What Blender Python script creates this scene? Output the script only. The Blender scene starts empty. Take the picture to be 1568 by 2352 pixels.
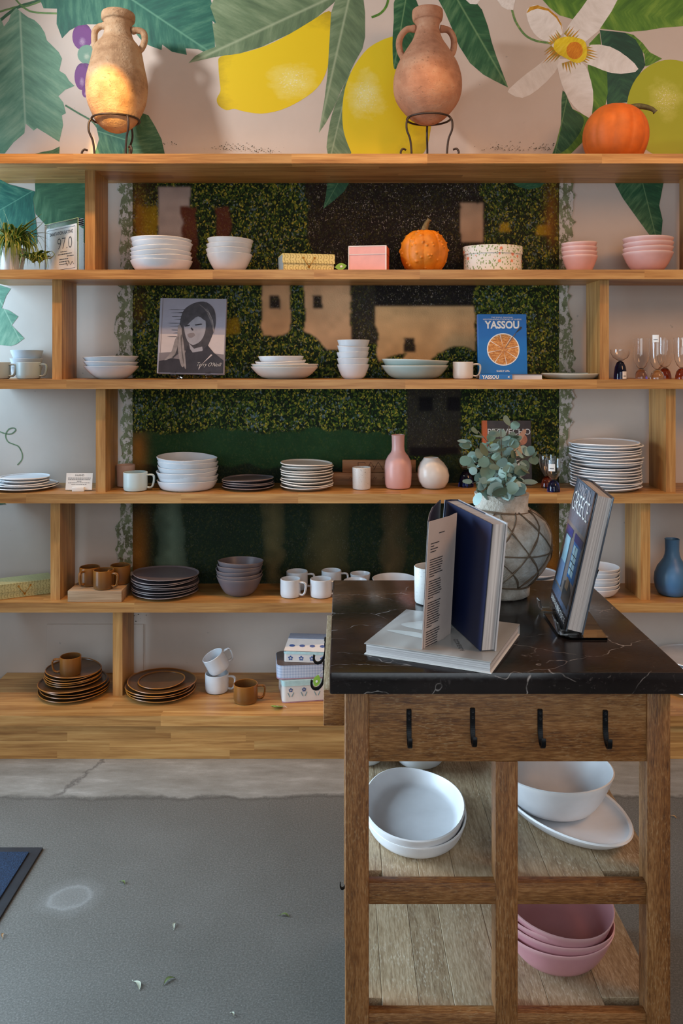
import bpy, bmesh, math, random
import numpy as np
from mathutils import Vector, Matrix, Euler
from mathutils.geometry import tessellate_polygon

# ------------------------------------------------------------------ camera, world, light
SC = bpy.context.scene
COL = SC.collection
F = 1927.0           # focal length in pixels of the 1568 x 2352 frame
EYE = 1.46           # camera height, m
HX, HY = 784.0, 824.0  # vanishing point of the depth lines
R = math.radians

cam_d = bpy.data.cameras.new('camera')
cam_d.sensor_width = 36.0
cam_d.lens = F / 2352.0 * 36.0
cam_d.shift_y = -(1176.0 - HY) / 2352.0
cam_d.clip_start = 0.05
cam = bpy.data.objects.new('camera', cam_d)
cam.location = (0, 0, EYE)
cam.rotation_euler = (R(90), 0, 0)
COL.objects.link(cam)
SC.camera = cam

SC.view_settings.view_transform = 'Standard'
SC.view_settings.look = 'None'
SC.view_settings.gamma = 1.0
SC.view_settings.use_curve_mapping = False
SC.view_settings.exposure = 0.35

world = bpy.data.worlds.new('world')
SC.world = world
world.use_nodes = True
bg = world.node_tree.nodes['Background']
bg.inputs[0].default_value = (0.95, 0.96, 1.0, 1)
bg.inputs[1].default_value = 0.08


def light(name, kind, loc, target, power, color, **kw):
    d = bpy.data.lights.new(name, kind)
    d.energy = power
    d.color = color
    for k, v in kw.items():
        setattr(d, k, v)
    o = bpy.data.objects.new(name, d)
    o.location = loc
    o.rotation_euler = (Vector(target) - Vector(loc)).to_track_quat('-Z', 'Y').to_euler()
    COL.objects.link(o)
    return o


# daylight from the glazed entrance on the left and the shop window behind the camera
light('entrance_daylight', 'AREA', (-2.15, 2.05, 1.0), (0.35, 1.25, 0.35), 58, (0.60, 0.81, 1.0), shape='RECTANGLE', size=1.3, size_y=1.8, spread=R(128))
light('transom_daylight', 'AREA', (-1.85, 3.12, 1.70), (-0.9, 3.4, 1.45), 9.0, (0.48, 0.75, 1.0), shape='RECTANGLE', size=0.4, size_y=0.8)
light('shopfront_daylight', 'AREA', (0.1, -1.2, 1.6), (0.3, 2.0, 0.6), 28, (0.82, 0.92, 1.0), shape='RECTANGLE', size=2.4, size_y=2.0)
# added warm fill imitating bounced lamplight over the right half of the room
light('warm_fill_light', 'AREA', (2.3, 0.9, 2.9), (1.0, 3.2, 1.0), 19, (1.0, 0.52, 0.24), shape='DISK', size=1.0)
# warm ceiling track lamps in front of the shelves
WARM = (1.0, 0.56, 0.24)
for lx, tx, p in ((-1.12, -1.02, 38), (-0.42, -0.42, 16), (0.32, 0.32, 21), (1.1, 1.1, 15)):
    light('track_lamp_light', 'SPOT', (lx, 2.66, 2.86), (tx, 3.32, 1.2), p, WARM, spot_size=R(84), spot_blend=0.9, shadow_soft_size=0.035)
# one narrow lamp trained on the left amphora, one wide lamp further left washing the upper wall
light('accent_lamp_light', 'SPOT', (-0.78, 2.0, 2.95), (-0.885, 3.15, 2.45), 170, (1.0, 0.56, 0.13), spot_size=R(9.5), spot_blend=0.45, shadow_soft_size=0.02)
light('accent_lamp_light', 'SPOT', (-1.75, 2.3, 3.1), (-0.3, 3.4, 2.65), 82, (0.95, 0.97, 1.0), spot_size=R(70), spot_blend=0.9, shadow_soft_size=0.10)

# ------------------------------------------------------------------ helpers
rnd = random.Random(7)


def kk(D):
    return D / F


def PX(px, D):
    return (px - HX) * D / F


def PZ(py, D):
    return EYE - (py - HY) * D / F


def C(r, g, b):
    def f(c):
        c /= 255.0
        return c / 12.92 if c <= 0.04045 else ((c + 0.055) / 1.055) ** 2.4
    return (f(r), f(g), f(b), 1.0)


class NT:
    """small node-graph writer"""
    def __init__(s, name):
        s.m = bpy.data.materials.new(name)
        s.m.use_nodes = True
        s.t = s.m.node_tree
        s.b = s.t.nodes['Principled BSDF']

    def n(s, typ, ins=None, **kw):
        nd = s.t.nodes.new(typ)
        for k, v in kw.items():
            setattr(nd, k, v)
        for k, v in (ins or {}).items():
            s.set(nd.inputs[k], v)
        return nd

    def set(s, sock, v):
        if isinstance(v, bpy.types.NodeSocket):
            s.t.links.new(v, sock)
        elif isinstance(v, bpy.types.Node):
            s.t.links.new(v.outputs[0], sock)
        else:
            sock.default_value = v

    def math(s, op, a, b=0.0, c=0.0):
        nd = s.t.nodes.new('ShaderNodeMath')
        nd.operation = op
        s.set(nd.inputs[0], a)
        s.set(nd.inputs[1], b)
        s.set(nd.inputs[2], c)
        return nd.outputs[0]

    def ramp(s, fac, stops, interp='LINEAR'):
        nd = s.t.nodes.new('ShaderNodeValToRGB')
        nd.color_ramp.interpolation = interp
        els = nd.color_ramp.elements
        while len(els) < len(stops):
            els.new(0.5)
        for e, (p, c) in zip(els, stops):
            e.position = p
            e.color = c if hasattr(c, '__len__') else (c, c, c, 1)
        s.set(nd.inputs[0], fac)
        return nd.outputs[0]

    def mix(s, fac, a, b, mode='MIX'):
        nd = s.t.nodes.new('ShaderNodeMix')
        nd.data_type = 'RGBA'
        nd.blend_type = mode
        s.set(nd.inputs[0], fac)
        s.set(nd.inputs[6], a)
        s.set(nd.inputs[7], b)
        return nd.outputs[2]

    def noise(s, vec, scale, detail=4.0, rough=0.55, out=0, dist=0.0):
        nd = s.n('ShaderNodeTexNoise')
        if vec is not None:
            s.set(nd.inputs['Vector'], vec)
        nd.inputs['Scale'].default_value = scale
        nd.inputs['Detail'].default_value = detail
        nd.inputs['Roughness'].default_value = rough
        nd.inputs['Distortion'].default_value = dist
        return nd.outputs[out]

    def pos(s):
        return s.n('ShaderNodeNewGeometry').outputs['Position']

    def obj(s):
        return s.n('ShaderNodeTexCoord').outputs['Object']

    def uv(s):
        return s.n('ShaderNodeTexCoord').outputs['UV']

    def rand(s):
        return s.n('ShaderNodeObjectInfo').outputs['Random']

    def scalev(s, vec, sc, off=None):
        nd = s.n('ShaderNodeMapping')
        s.set(nd.inputs['Vector'], vec)
        nd.inputs['Scale'].default_value = sc
        if off is not None:
            s.set(nd.inputs['Location'], off)
        return nd.outputs[0]

    def out(s, col=None, rough=None, bump=None, bstr=0.3, bdist=0.002, **kw):
        if col is not None:
            s.set(s.b.inputs['Base Color'], col)
        if rough is not None:
            s.set(s.b.inputs['Roughness'], rough)
        if bump is not None:
            bn = s.n('ShaderNodeBump')
            bn.inputs['Strength'].default_value = bstr
            bn.inputs['Distance'].default_value = bdist
            s.set(bn.inputs['Height'], bump)
            s.t.links.new(bn.outputs[0], s.b.inputs['Normal'])
        for k, v in kw.items():
            s.set(s.b.inputs[k], v)
        return s.m


def plain(name, col, rough=0.5, var=0.12, scale=30.0, bump=0.0, bscale=120.0, **kw):
    s = NT(name)
    n = s.noise(s.obj(), scale, 3)
    d = tuple(c * (1 - var) for c in col[:3]) + (1,)
    l = tuple(min(1, c * (1 + var)) for c in col[:3]) + (1,)
    c = s.ramp(n, [(0.3, d), (0.7, l)])
    b = s.noise(s.obj(), bscale, 3) if bump else None
    return s.out(c, rough, b, bump, 0.002, **kw)


def glaze(name, col, edge=None, rough=0.35, speck=0.0, var=0.06):
    """ceramic: slight tone drift, optional darker/lighter rim tone by wear, fine specks"""
    s = NT(name)
    n = s.noise(s.obj(), 14, 3)
    d = tuple(c * (1 - var) for c in col[:3]) + (1,)
    l = tuple(min(1, c * (1 + var)) for c in col[:3]) + (1,)
    c = s.ramp(n, [(0.3, d), (0.7, l)])
    if edge is not None:
        pt = s.n('ShaderNodeNewGeometry').outputs['Pointiness']
        c = s.mix(s.ramp(pt, [(0.52, 0.0), (0.60, 1.0)]), c, edge)
    if speck:
        v = s.noise(s.obj(), 260, 2)
        c = s.mix(s.math('MULTIPLY', s.ramp(v, [(0.62, 0.0), (0.70, 1.0)]), speck), c, C(120, 110, 100))
    return s.out(c, rough, s.noise(s.obj(), 60, 2), 0.05)


def wood(name, axis, dark, mid, light, rough=0.5, tone=0.0, pits=None, fine=1.0, pit_amt=0.6, rustic=False):
    """grain runs along axis (0,1,2); tone = spread between separate staves"""
    s = NT(name)
    r = s.rand()
    off = s.n('ShaderNodeCombineXYZ', {0: s.math('MULTIPLY', r, 13.1), 1: s.math('MULTIPLY', r, 7.7), 2: s.math('MULTIPLY', r, 5.3)})
    sc = [34 * fine] * 3
    sc[axis] = 2.2 * fine
    p = s.pos()
    v = s.scalev(p, sc, off.outputs[0])
    n1 = s.noise(v, 1.0, 6, 0.6, dist=0.6)
    sc2 = [(360 if rustic else 190) * fine] * 3
    sc2[axis] = (42 if rustic else 7) * fine
    w1 = .42 if rustic else .7
    n2 = s.noise(s.scalev(p, sc2, off.outputs[0]), 1.0, 3, 0.6)
    f = s.math('ADD', s.math('MULTIPLY', n1, w1), s.math('MULTIPLY', n2, 1 - w1))
    c = s.ramp(f, [(0.34, dark), (0.5, mid), (0.66, light)])
    if pits:
        sc3 = [(520 if rustic else 320) * fine] * 3
        sc3[axis] = (110 if rustic else 45) * fine
        n3 = s.noise(s.scalev(p, sc3), 1.0, 2, 0.5)
        n4 = s.noise(p, 9, 3)
        fac = s.math('MULTIPLY', s.ramp(n3, [(0.55, 0.0), (0.68, 1.0)]), s.ramp(n4, [(0.38, 0.15), (0.62, 1.0)]))
        c = s.mix(s.math('MULTIPLY', fac, pit_amt), c, pits)
    if tone:
        t = s.math('MULTIPLY_ADD', r, 2 * tone, 1 - tone)
        g = s.n('ShaderNodeCombineColor', {0: t, 1: t, 2: t})
        c = s.mix(1.0, c, g.outputs[0], 'MULTIPLY')
    return s.out(c, rough, n2, 0.3 if rustic else 0.12)


def glass(name, col, rough=0.02):
    s = NT(name)
    n = s.noise(s.obj(), 20, 2)
    c = s.ramp(n, [(0.3, col), (0.7, tuple(min(1, x * 1.04) for x in col[:3]) + (1,))])
    s.b.inputs['Transmission Weight'].default_value = 1.0
    s.b.inputs['IOR'].default_value = 1.45
    return s.out(c, rough)


def link(o, parent=None):
    COL.objects.link(o)
    if parent is not None:
        o.parent = parent
    return o


def tag(o, label=None, cat=None, group=None, kind=None):
    if label:
        o['label'] = label
    if cat:
        o['category'] = cat
    if group:
        o['group'] = group
    if kind:
        o['kind'] = kind
    return o


def thing(name, label, cat, loc=(0, 0, 0), rot=(0, 0, 0), group=None):
    o = bpy.data.objects.new(name, None)
    o.empty_display_size = 0.05
    o.location = loc
    o.rotation_euler = rot
    COL.objects.link(o)
    return tag(o, label, cat, group)


def mesh(name, verts, faces, mat=None, smooth=False):
    me = bpy.data.meshes.new(name)
    me.from_pydata([tuple(v) for v in verts], [], faces)
    me.validate()
    if smooth:
        me.polygons.foreach_set('use_smooth', [True] * len(me.polygons))
    if mat:
        me.materials.append(mat)
    me.update()
    return me


def sharp(me, ang=40):
    bm = bmesh.new()
    bm.from_mesh(me)
    for e in bm.edges:
        if len(e.link_faces) == 2 and e.calc_face_angle(0) > R(ang):
            e.smooth = False
    bm.to_mesh(me)
    bm.free()
    return me


def put(name, me, parent=None, loc=(0, 0, 0), rot=(0, 0, 0), scale=(1, 1, 1)):
    o = bpy.data.objects.new(name, me)
    o.location = loc
    o.rotation_euler = rot
    o.scale = scale
    return link(o, parent)


def box_mesh(name, x0, x1, y0, y1, z0, z1, mat, bevel=0.0, seg=2, vertical_only=False):
    bm = bmesh.new()
    bmesh.ops.create_cube(bm, size=1.0)
    for v in bm.verts:
        v.co = Vector((x0 + (v.co.x + .5) * (x1 - x0), y0 + (v.co.y + .5) * (y1 - y0), z0 + (v.co.z + .5) * (z1 - z0)))
    if bevel:
        ed = [e for e in bm.edges if not vertical_only or abs((e.verts[0].co - e.verts[1].co).normalized().z) > 0.9]
        bmesh.ops.bevel(bm, geom=ed, offset=bevel, segments=seg, affect='EDGES', profile=0.5)
    me = bpy.data.meshes.new(name)
    bm.to_mesh(me)
    bm.free()
    me.materials.append(mat)
    if bevel and seg > 1:
        me.polygons.foreach_set('use_smooth', [True] * len(me.polygons))
        sharp(me, 35)
    return me


def box(name, x0, x1, y0, y1, z0, z1, mat, parent=None, bevel=0.0, **kw):
    return put(name, box_mesh(name, x0, x1, y0, y1, z0, z1, mat, bevel, **kw), parent)


UNIT = {}


def ubox(name, x0, x1, y0, y1, z0, z1, mat, parent=None):
    """unit-cube instance with shared mesh data, for the many alike staves"""
    if mat.name not in UNIT:
        UNIT[mat.name] = box_mesh('stave', -.5, .5, -.5, .5, -.5, .5, mat)
    return put(name, UNIT[mat.name], parent, ((x0 + x1) / 2, (y0 + y1) / 2, (z0 + z1) / 2), scale=(x1 - x0, y1 - y0, z1 - z0))


def lathe_mesh(name, prof, mat, seg=40, ell=(1, 1), wob=0.0, ph=0.0, skew=None, ang=38, zwob=0.0):
    V, Fc, rings = [], [], []
    for r, z in prof:
        if r <= 1e-6:
            rings.append([len(V)])
            V.append((0, 0, z))
        else:
            ids = []
            for i in range(seg):
                a = 2 * math.pi * i / seg
                q = r * (1 + wob * math.cos(2 * a + ph) + 0.5 * wob * math.cos(3 * a + 1.7 * ph))
                dz = zwob * (math.cos(2 * a + ph * 1.3) + .6 * math.cos(3 * a - ph)) * (z / max(1e-6, max(p[1] for p in prof)))
                ids.append(len(V))
                V.append((q * math.cos(a) * ell[0], q * math.sin(a) * ell[1], z + dz))
            rings.append(ids)
    for A, B in zip(rings[:-1], rings[1:]):
        if len(A) == 1 and len(B) == 1:
            continue
        for i in range(seg):
            j = (i + 1) % seg
            if len(A) == 1:
                Fc.append((A[0], B[j], B[i]))
            elif len(B) == 1:
                Fc.append((A[i], A[j], B[0]))
            else:
                Fc.append((A[i], A[j], B[j], B[i]))
    if skew:
        V = [skew(Vector(v)) for v in V]
    return sharp(mesh(name, V, Fc, mat, True), ang)


def plate_prof(Rr, h, t=0.0060, rb=0.66):
    b = Rr * rb
    return [(0, 0), (b * .96, 0), (b, 0.0008), (b + (Rr - b) * .45, h * .30), (Rr * .975, h * .76), (Rr - .0004, h - t * .45), (Rr - t * .3, h), (Rr - t * .9, h - t * .25),
            (Rr * .94, h * .72), (b + (Rr - b) * .40, h * .30 + t * .8), (b * .9, t + .001), (0, t)]


def bowl_prof(Rr, h, rb, t=0.0045, k=0.62, n=9):
    out = [(0, 0), (rb * .95, 0)]
    for i in range(n + 1):
        s_ = i / n
        out.append((rb + (Rr - rb) * s_ ** k, 0.0012 + (h - .0012) * s_))
    out.append((Rr - t * .45, h + t * .25))
    for i in range(n, -1, -1):
        s_ = i / n
        r = rb + (Rr - rb) * s_ ** k - t
        out.append((r, max(t, t + (h - t * .9 - t) * s_)))
    out.append((0, t))
    return out


def sweep_mesh(name, path, rad, mat, seg=8, closed=False, flat=None, up=(0, 0, 1)):
    """tube along a path; rad number or list; flat=(w,h) gives a rectangular section"""
    P = [Vector(p) for p in path]
    n = len(P)
    V, Fc = [], []
    up = Vector(up)
    prev = None
    for i, p in enumerate(P):
        a = P[i - 1] if (i > 0 or closed) else p
        b = P[(i + 1) % n] if (i < n - 1 or closed) else p
        t = (b - a).normalized()
        if prev is None:
            u = up - t * up.dot(t)
            if u.length < 1e-4:
                u = Vector((1, 0, 0)) - t * t.x
            u.normalize()
        else:
            u = prev - t * prev.dot(t)
            u.normalize()
        prev = u
        w = t.cross(u)
        r = rad[i] if hasattr(rad, '__len__') else rad
        if flat:
            for sx, sy in ((-1, -1), (1, -1), (1, 1), (-1, 1)):
                V.append(p + u * (sx * flat[0] * .5 * r) + w * (sy * flat[1] * .5 * r))
        else:
            for j in range(seg):
                an = 2 * math.pi * j / seg
                V.append(p + u * (math.cos(an) * r) + w * (math.sin(an) * r))
    m = 4 if flat else seg
    for i in range(n if closed else n - 1):
        for j in range(m):
            a, b = i * m + j, i * m + (j + 1) % m
            c, d = ((i + 1) % n) * m + (j + 1) % m, ((i + 1) % n) * m + j
            Fc.append((a, b, c, d))
    if not closed:
        Fc.append(tuple(range(m - 1, -1, -1)))
        Fc.append(tuple(range((n - 1) * m, n * m)))
    me = mesh(name, V, Fc, mat, not flat)
    if flat:
        bm = bmesh.new()
        bm.from_mesh(me)
        bmesh.ops.recalc_face_normals(bm, faces=bm.faces)
        bm.to_mesh(me)
        bm.free()
    return me


def curve_pts(pts, sub=6, closed=False):
    """Catmull-Rom through pts (any dimension)"""
    P = [Vector(p) for p in pts]
    n = len(P)
    out = []
    rng = n if closed else n - 1
    for i in range(rng):
        p0 = P[(i - 1) % n] if (closed or i > 0) else P[0]
        p1, p2 = P[i], P[(i + 1) % n]
        p3 = P[(i + 2) % n] if (closed or i + 2 < n) else P[-1]
        for j in range(sub):
            t = j / sub
            out.append(0.5 * ((2 * p1) + (p2 - p0) * t + (2 * p0 - 5 * p1 + 4 * p2 - p3) * t * t + (3 * p1 - p0 - 3 * p2 + p3) * t ** 3))
    if not closed:
        out.append(P[-1])
    return out


def flat_poly(name, pts, mat, parent=None, y=0.0, axis=None, smooth=0, loc=(0, 0, 0)):
    """flat printed or painted shape in the XZ plane facing -Y; axis=((bx,bz),(tx,tz)) lays the UV along it"""
    P = [Vector((p[0], p[1])) for p in pts]
    if smooth:
        P = curve_pts(P, smooth, True)
    tri = tessellate_polygon([[Vector((p.x, p.y, 0)) for p in P]])
    V = [(p.x, y, p.y) for p in P]
    Fc = []
    for a, b, c in tri:
        u, v, w = P[a], P[b], P[c]
        cr = (v.x - u.x) * (w.y - u.y) - (v.y - u.y) * (w.x - u.x)
        Fc.append((a, b, c) if cr > 0 else (a, c, b))
    me = bpy.data.meshes.new(name)
    me.from_pydata(V, [], Fc)
    me.materials.append(mat)
    if axis is None:
        x0, x1 = min(p.x for p in P), max(p.x for p in P)
        z0, z1 = min(p.y for p in P), max(p.y for p in P)
        f = lambda p: ((p.x - x0) / (x1 - x0 + 1e-9), (p.y - z0) / (z1 - z0 + 1e-9))
    else:
        b, t = Vector(axis[0]), Vector(axis[1])
        d = t - b
        L = d.length
        d /= L
        e = Vector((-d.y, d.x))
        f = lambda p: ((p - b).dot(d) / L, (p - b).dot(e) / L)
    uvl = me.uv_layers.new(name='UVMap')
    for lp in me.loops:
        uvl.data[lp.index].uv = f(P[lp.vertex_index])
    me.update()
    return put(name, me, parent, loc)


def text(name, s, size, mat, parent=None, loc=(0, 0, 0), rot=(R(90), 0, 0), align='CENTER', sx=1.0, shear=0.0, bold=0.0, space=1.0):
    cu = bpy.data.curves.new(name, 'FONT')
    cu.body = s
    cu.size = size
    cu.align_x = align
    cu.shear = shear
    cu.offset = bold
    cu.space_character = space
    cu.resolution_u = 3
    tmp = bpy.data.objects.new(name + '_t', cu)
    me = bpy.data.meshes.new_from_object(tmp)
    bpy.data.objects.remove(tmp)
    me.materials.clear()
    me.materials.append(mat)
    return put(name, me, parent, loc, rot, (sx, 1, 1))


def place_words(i, n):
    names = ['bottom', 'second from bottom', 'third from bottom', 'fourth from bottom', 'fifth from bottom', 'sixth from bottom', 'seventh from bottom', 'eighth from bottom',
             'ninth from bottom', 'tenth from bottom', 'eleventh from bottom', 'twelfth from bottom', 'thirteenth from bottom', 'fourteenth from bottom', 'fifteenth from bottom']
    if i == n - 1:
        return 'topmost'
    return names[i]


def stack(name, me, n, x, D, z0, step, what, where, cat, group, jit=0.003, tilt=1.2, tilts=None, sc=None):
    for i in range(n):
        tx = R(rnd.uniform(-tilt, tilt)) if i else 0
        ty = R(rnd.uniform(-tilt, tilt)) if i else 0
        if tilts and i in tilts:
            tx, ty = R(tilts[i][0]), R(tilts[i][1])
        o = put(name, me, None, (x + rnd.uniform(-jit, jit) * (i > 0), D + rnd.uniform(-jit, jit) * (i > 0), z0 + i * step + .0003), (tx, ty, rnd.uniform(0, 6.28)))
        tag(o, f'{place_words(i, n)} {what} in {where}' if n > 1 else f'{what} {where}', cat, group)


# ------------------------------------------------------------------ materials
W_PAINT = None


def wall_paint():
    s = NT('white_wall_paint')
    n = s.noise(s.pos(), 3.0, 5, 0.6)
    c = s.ramp(n, [(0.25, C(206, 191, 178)), (0.75, C(218, 204, 192))])
    n2 = s.noise(s.pos(), 60, 3)
    spots = s.noise(s.pos(), 26, 2)
    c = s.mix(s.math('MULTIPLY', s.ramp(spots, [(0.735, 0.0), (0.76, 1.0)]), .5), c, C(150, 145, 140))
    return s.out(c, 0.75, n2, 0.08)


M_WALL = wall_paint()
OAK_D, OAK_M, OAK_L = C(142, 94, 46), C(180, 130, 72), C(206, 160, 98)
M_OAKX = wood('oak_along', 0, OAK_D, OAK_M, OAK_L, 0.42, 0.13)
M_OAKZ = wood('oak_upright', 2, OAK_D, OAK_M, OAK_L, 0.42, 0.13)
M_BLOCK = wood('pale_oak_block', 0, C(140, 108, 78), C(176, 143, 108), C(200, 170, 136), 0.5, 0.05)
TBD, TBM, TBL = C(84, 46, 14), C(132, 84, 38), C(172, 122, 72)
PIT = C(176, 142, 100)
M_TABX = wood('mango_rail', 0, TBD, TBM, TBL, 0.55, 0.06, PIT, 1.0, .6, True)
M_TABZ = wood('mango_leg', 2, TBD, TBM, TBL, 0.55, 0.06, PIT, 1.0, .6, True)
M_TABY = wood('mango_shelf', 1, C(132, 106, 78), C(170, 146, 114), C(196, 174, 144), 0.55, 0.12, C(216, 202, 178), 0.8, .75, True)
M_BLACK = plain('black_iron', C(18, 18, 20), 0.4, 0.2, 60, 0.15, Metallic=0.6)
M_WIRE = plain('dark_wire', C(62, 52, 48), 0.5, 0.25, 60, 0.2, Metallic=0.5)


def marble():
    s = NT('black_marble')
    p = s.pos()
    w = s.noise(p, 4, 4, .6, out=1)
    v = s.n('ShaderNodeVectorMath', {0: p, 1: s.n('ShaderNodeVectorMath', {0: w, 1: (.16, .16, .16)}, operation='MULTIPLY').outputs[0]}, operation='ADD').outputs[0]
    vo = s.n('ShaderNodeTexVoronoi', {'Vector': s.scalev(v, (5.0, 8.0, 6.0)), 'Scale': 1.0}, feature='DISTANCE_TO_EDGE')
    vein = s.ramp(vo.outputs['Distance'], [(0.0, 1.0), (0.007, 0.0)])
    gate = s.math('MULTIPLY', s.ramp(s.noise(p, 8, 4, .65), [(0.44, 0.0), (0.58, 1.0)]), s.ramp(s.noise(p, 55, 3, .6), [(0.40, .1), (0.56, 1.0)]))
    fine = s.noise(s.scalev(v, (90, 170, 120)), 1.0, 5, .75)
    strk = s.noise(s.scalev(v, (22, 120, 60)), 1.0, 4, .7)
    fac = s.math('MULTIPLY', vein, gate)
    f2 = s.math('MULTIPLY', s.ramp(fine, [(0.58, 0.0), (0.72, 1.0)]), s.ramp(s.noise(p, 9, 3), [(.42, .05), (.7, .55)]))
    f3 = s.math('MULTIPLY', s.ramp(strk, [(0.66, 0.0), (0.72, 1.0)]), s.ramp(s.noise(p, 6, 3), [(.5, 0.0), (.66, .8)]))
    base = s.ramp(s.noise(p, 7, 5), [(0.3, C(16, 12, 12)), (0.7, C(36, 29, 28))])
    c = s.mix(s.math('MULTIPLY', fac, .8), base, C(200, 190, 184))
    c = s.mix(f2, c, C(104, 92, 88))
    c = s.mix(f3, c, C(170, 158, 150))
    return s.out(c, s.ramp(fine, [(.3, .13), (.7, .26)]))


M_MARBLE = marble()
M_WHITE = glaze('white_glaze', C(212, 215, 219), None, 0.28)
M_WHITE_SAT = glaze('white_satin', C(226, 226, 228), C(238, 237, 236), 0.42)
M_CREAM = glaze('cream_stoneware', C(210, 202, 192), C(226, 220, 212), 0.42)
M_SAGE = glaze('sage_glaze', C(166, 180, 172), C(220, 222, 212), 0.35)
M_AQUA = glaze('pale_aqua_glaze', C(184, 204, 204), C(214, 226, 226), 0.32)
M_GREYG = glaze('grey_green_glaze', C(150, 164, 162), C(180, 188, 186), 0.35)
M_LILAC = glaze('warm_grey_stoneware', C(104, 94, 98), C(124, 110, 108), 0.38)
M_BROWN = glaze('brown_stoneware', C(92, 62, 34), C(168, 104, 34), 0.3, var=0.18)
M_PINK = glaze('pink_glaze', C(214, 160, 150), C(240, 206, 198), 0.38)
M_PINK2 = glaze('rose_glaze', C(206, 146, 152), C(226, 178, 178), 0.35)
M_PINKV = glaze('pink_vase_glaze', C(216, 162, 152), None, 0.36)
M_SPECK = glaze('speckled_glaze', C(206, 202, 196), C(226, 222, 216), 0.4, 0.7)
M_PEARL = glaze('pearl_glaze', C(216, 206, 196), None, 0.3)
M_BLUEV = glaze('blue_vase_glaze', C(74, 118, 158), None, 0.4)
M_BLUSH = glaze('blush_clay', C(206, 170, 150), None, 0.5)
M_PAPER = plain('book_paper', C(214, 206, 200), 0.7, 0.05)
M_PRINT = plain('dark_print', C(48, 46, 50), 0.6, 0.1)
M_PRINT_W = plain('white_print', C(232, 228, 222), 0.6, 0.04)
M_ACRYL = glass('clear_acrylic', (0.97, 0.985, 0.98, 1), 0.01)
M_GLASS = glass('clear_glass', (0.985, 0.985, 0.98, 1))
M_GBLUE = glass('blue_glass', (0.02, 0.05, 0.45, 1))
M_GAMB = glass('amber_glass', (0.55, 0.12, 0.02, 1))
M_GPINK = glass('rose_glass', (0.95, 0.80, 0.80, 1))
M_STRING = plain('twine', C(104, 84, 64), 0.8, 0.2, 80, 0.2)


def pages():
    s = NT('page_edges')
    v = s.scalev(s.obj(), (3, 900, 3))
    n = s.noise(v, 1.0, 2)
    c = s.ramp(n, [(0.35, C(168, 158, 154)), (0.65, C(222, 214, 208))])
    return s.out(c, 0.75, n, 0.2)


M_PAGES = pages()


def concrete():
    s = NT('concrete_floor')
    p = s.pos()
    n1 = s.noise(p, 2.2, 6, .65)
    n2 = s.noise(p, 210, 4, .7)
    n3 = s.noise(p, 420, 2, .6)
    body = s.ramp(n1, [(0.3, C(88, 86, 80)), (0.55, C(102, 99, 93)), (0.75, C(116, 113, 107))])
    n4 = s.noise(p, 26, 5, .7)
    agg = s.ramp(n2, [(0.34, C(60, 58, 54)), (0.5, C(94, 92, 86)), (0.66, C(130, 127, 121))])
    body = s.mix(.55, body, agg)
    body = s.mix(s.ramp(n4, [(.3, .22), (.6, 0.0)]), body, C(96, 92, 86))
    body = s.mix(s.ramp(n3, [(.66, 0.0), (.74, .6)]), body, C(168, 165, 158))
    body = s.mix(s.ramp(s.noise(p, 300, 2), [(.30, .6), (.36, 0.0)]), body, C(84, 80, 74))
    sx = s.n('ShaderNodeSeparateXYZ', {0: p})
    wob = s.math('MULTIPLY', s.math('SUBTRACT', s.noise(p, 7, 5, .7), .5), .10)
    yy = s.math('ADD', sx.outputs[1], wob)
    strip = s.ramp(s.math('MULTIPLY', s.math('SUBTRACT', yy, 2.78), 20.0), [(0.3, 0.0), (0.6, 1.0)])
    pale = s.ramp(s.noise(s.scalev(p, (5, 16, 5)), 1.0, 6, .7), [(0.3, C(122, 117, 108)), (0.55, C(150, 146, 138)), (0.72, C(176, 172, 165))])
    pale = s.mix(.2, pale, agg)
    c = s.mix(strip, body, pale)
    # the line where the old slab ends, and the crack running back from it
    edge = s.ramp(s.math('ABSOLUTE', s.math('SUBTRACT', yy, 2.786)), [(0.0, .65), (0.008, 0.0)])
    c = s.mix(edge, c, C(74, 70, 66))
    cr = s.math('SUBTRACT', s.math('ADD', sx.outputs[0], s.math('MULTIPLY', s.math('SUBTRACT', s.noise(p, 11, 4, .7), .5), .12)), s.math('MULTIPLY_ADD', s.math('SUBTRACT', yy, 2.80), 0.30, -0.945))
    crack = s.math('MULTIPLY', s.ramp(s.math('ABSOLUTE', cr), [(0.0, .8), (0.012, 0.0)]), strip)
    c = s.mix(crack, c, C(84, 80, 76))
    # pale ring-shaped stain
    d = s.n('ShaderNodeVectorMath', {0: p, 1: (-0.735, 2.275, 0)}, operation='DISTANCE').outputs['Value']
    d = s.math('ADD', d, s.math('MULTIPLY', s.math('SUBTRACT', s.noise(p, 14, 4), .5), .05))
    ring = s.ramp(s.math('MULTIPLY', d, 10.0), [(0.0, .10), (0.36, .14), (0.50, .25), (0.60, .08), (0.95, 0.0)])
    c = s.mix(ring, c, C(186, 186, 184))
    return s.out(c, s.ramp(n1, [(.3, .55), (.7, .68)]), n2, 0.06)


M_FLOOR = concrete()


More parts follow.
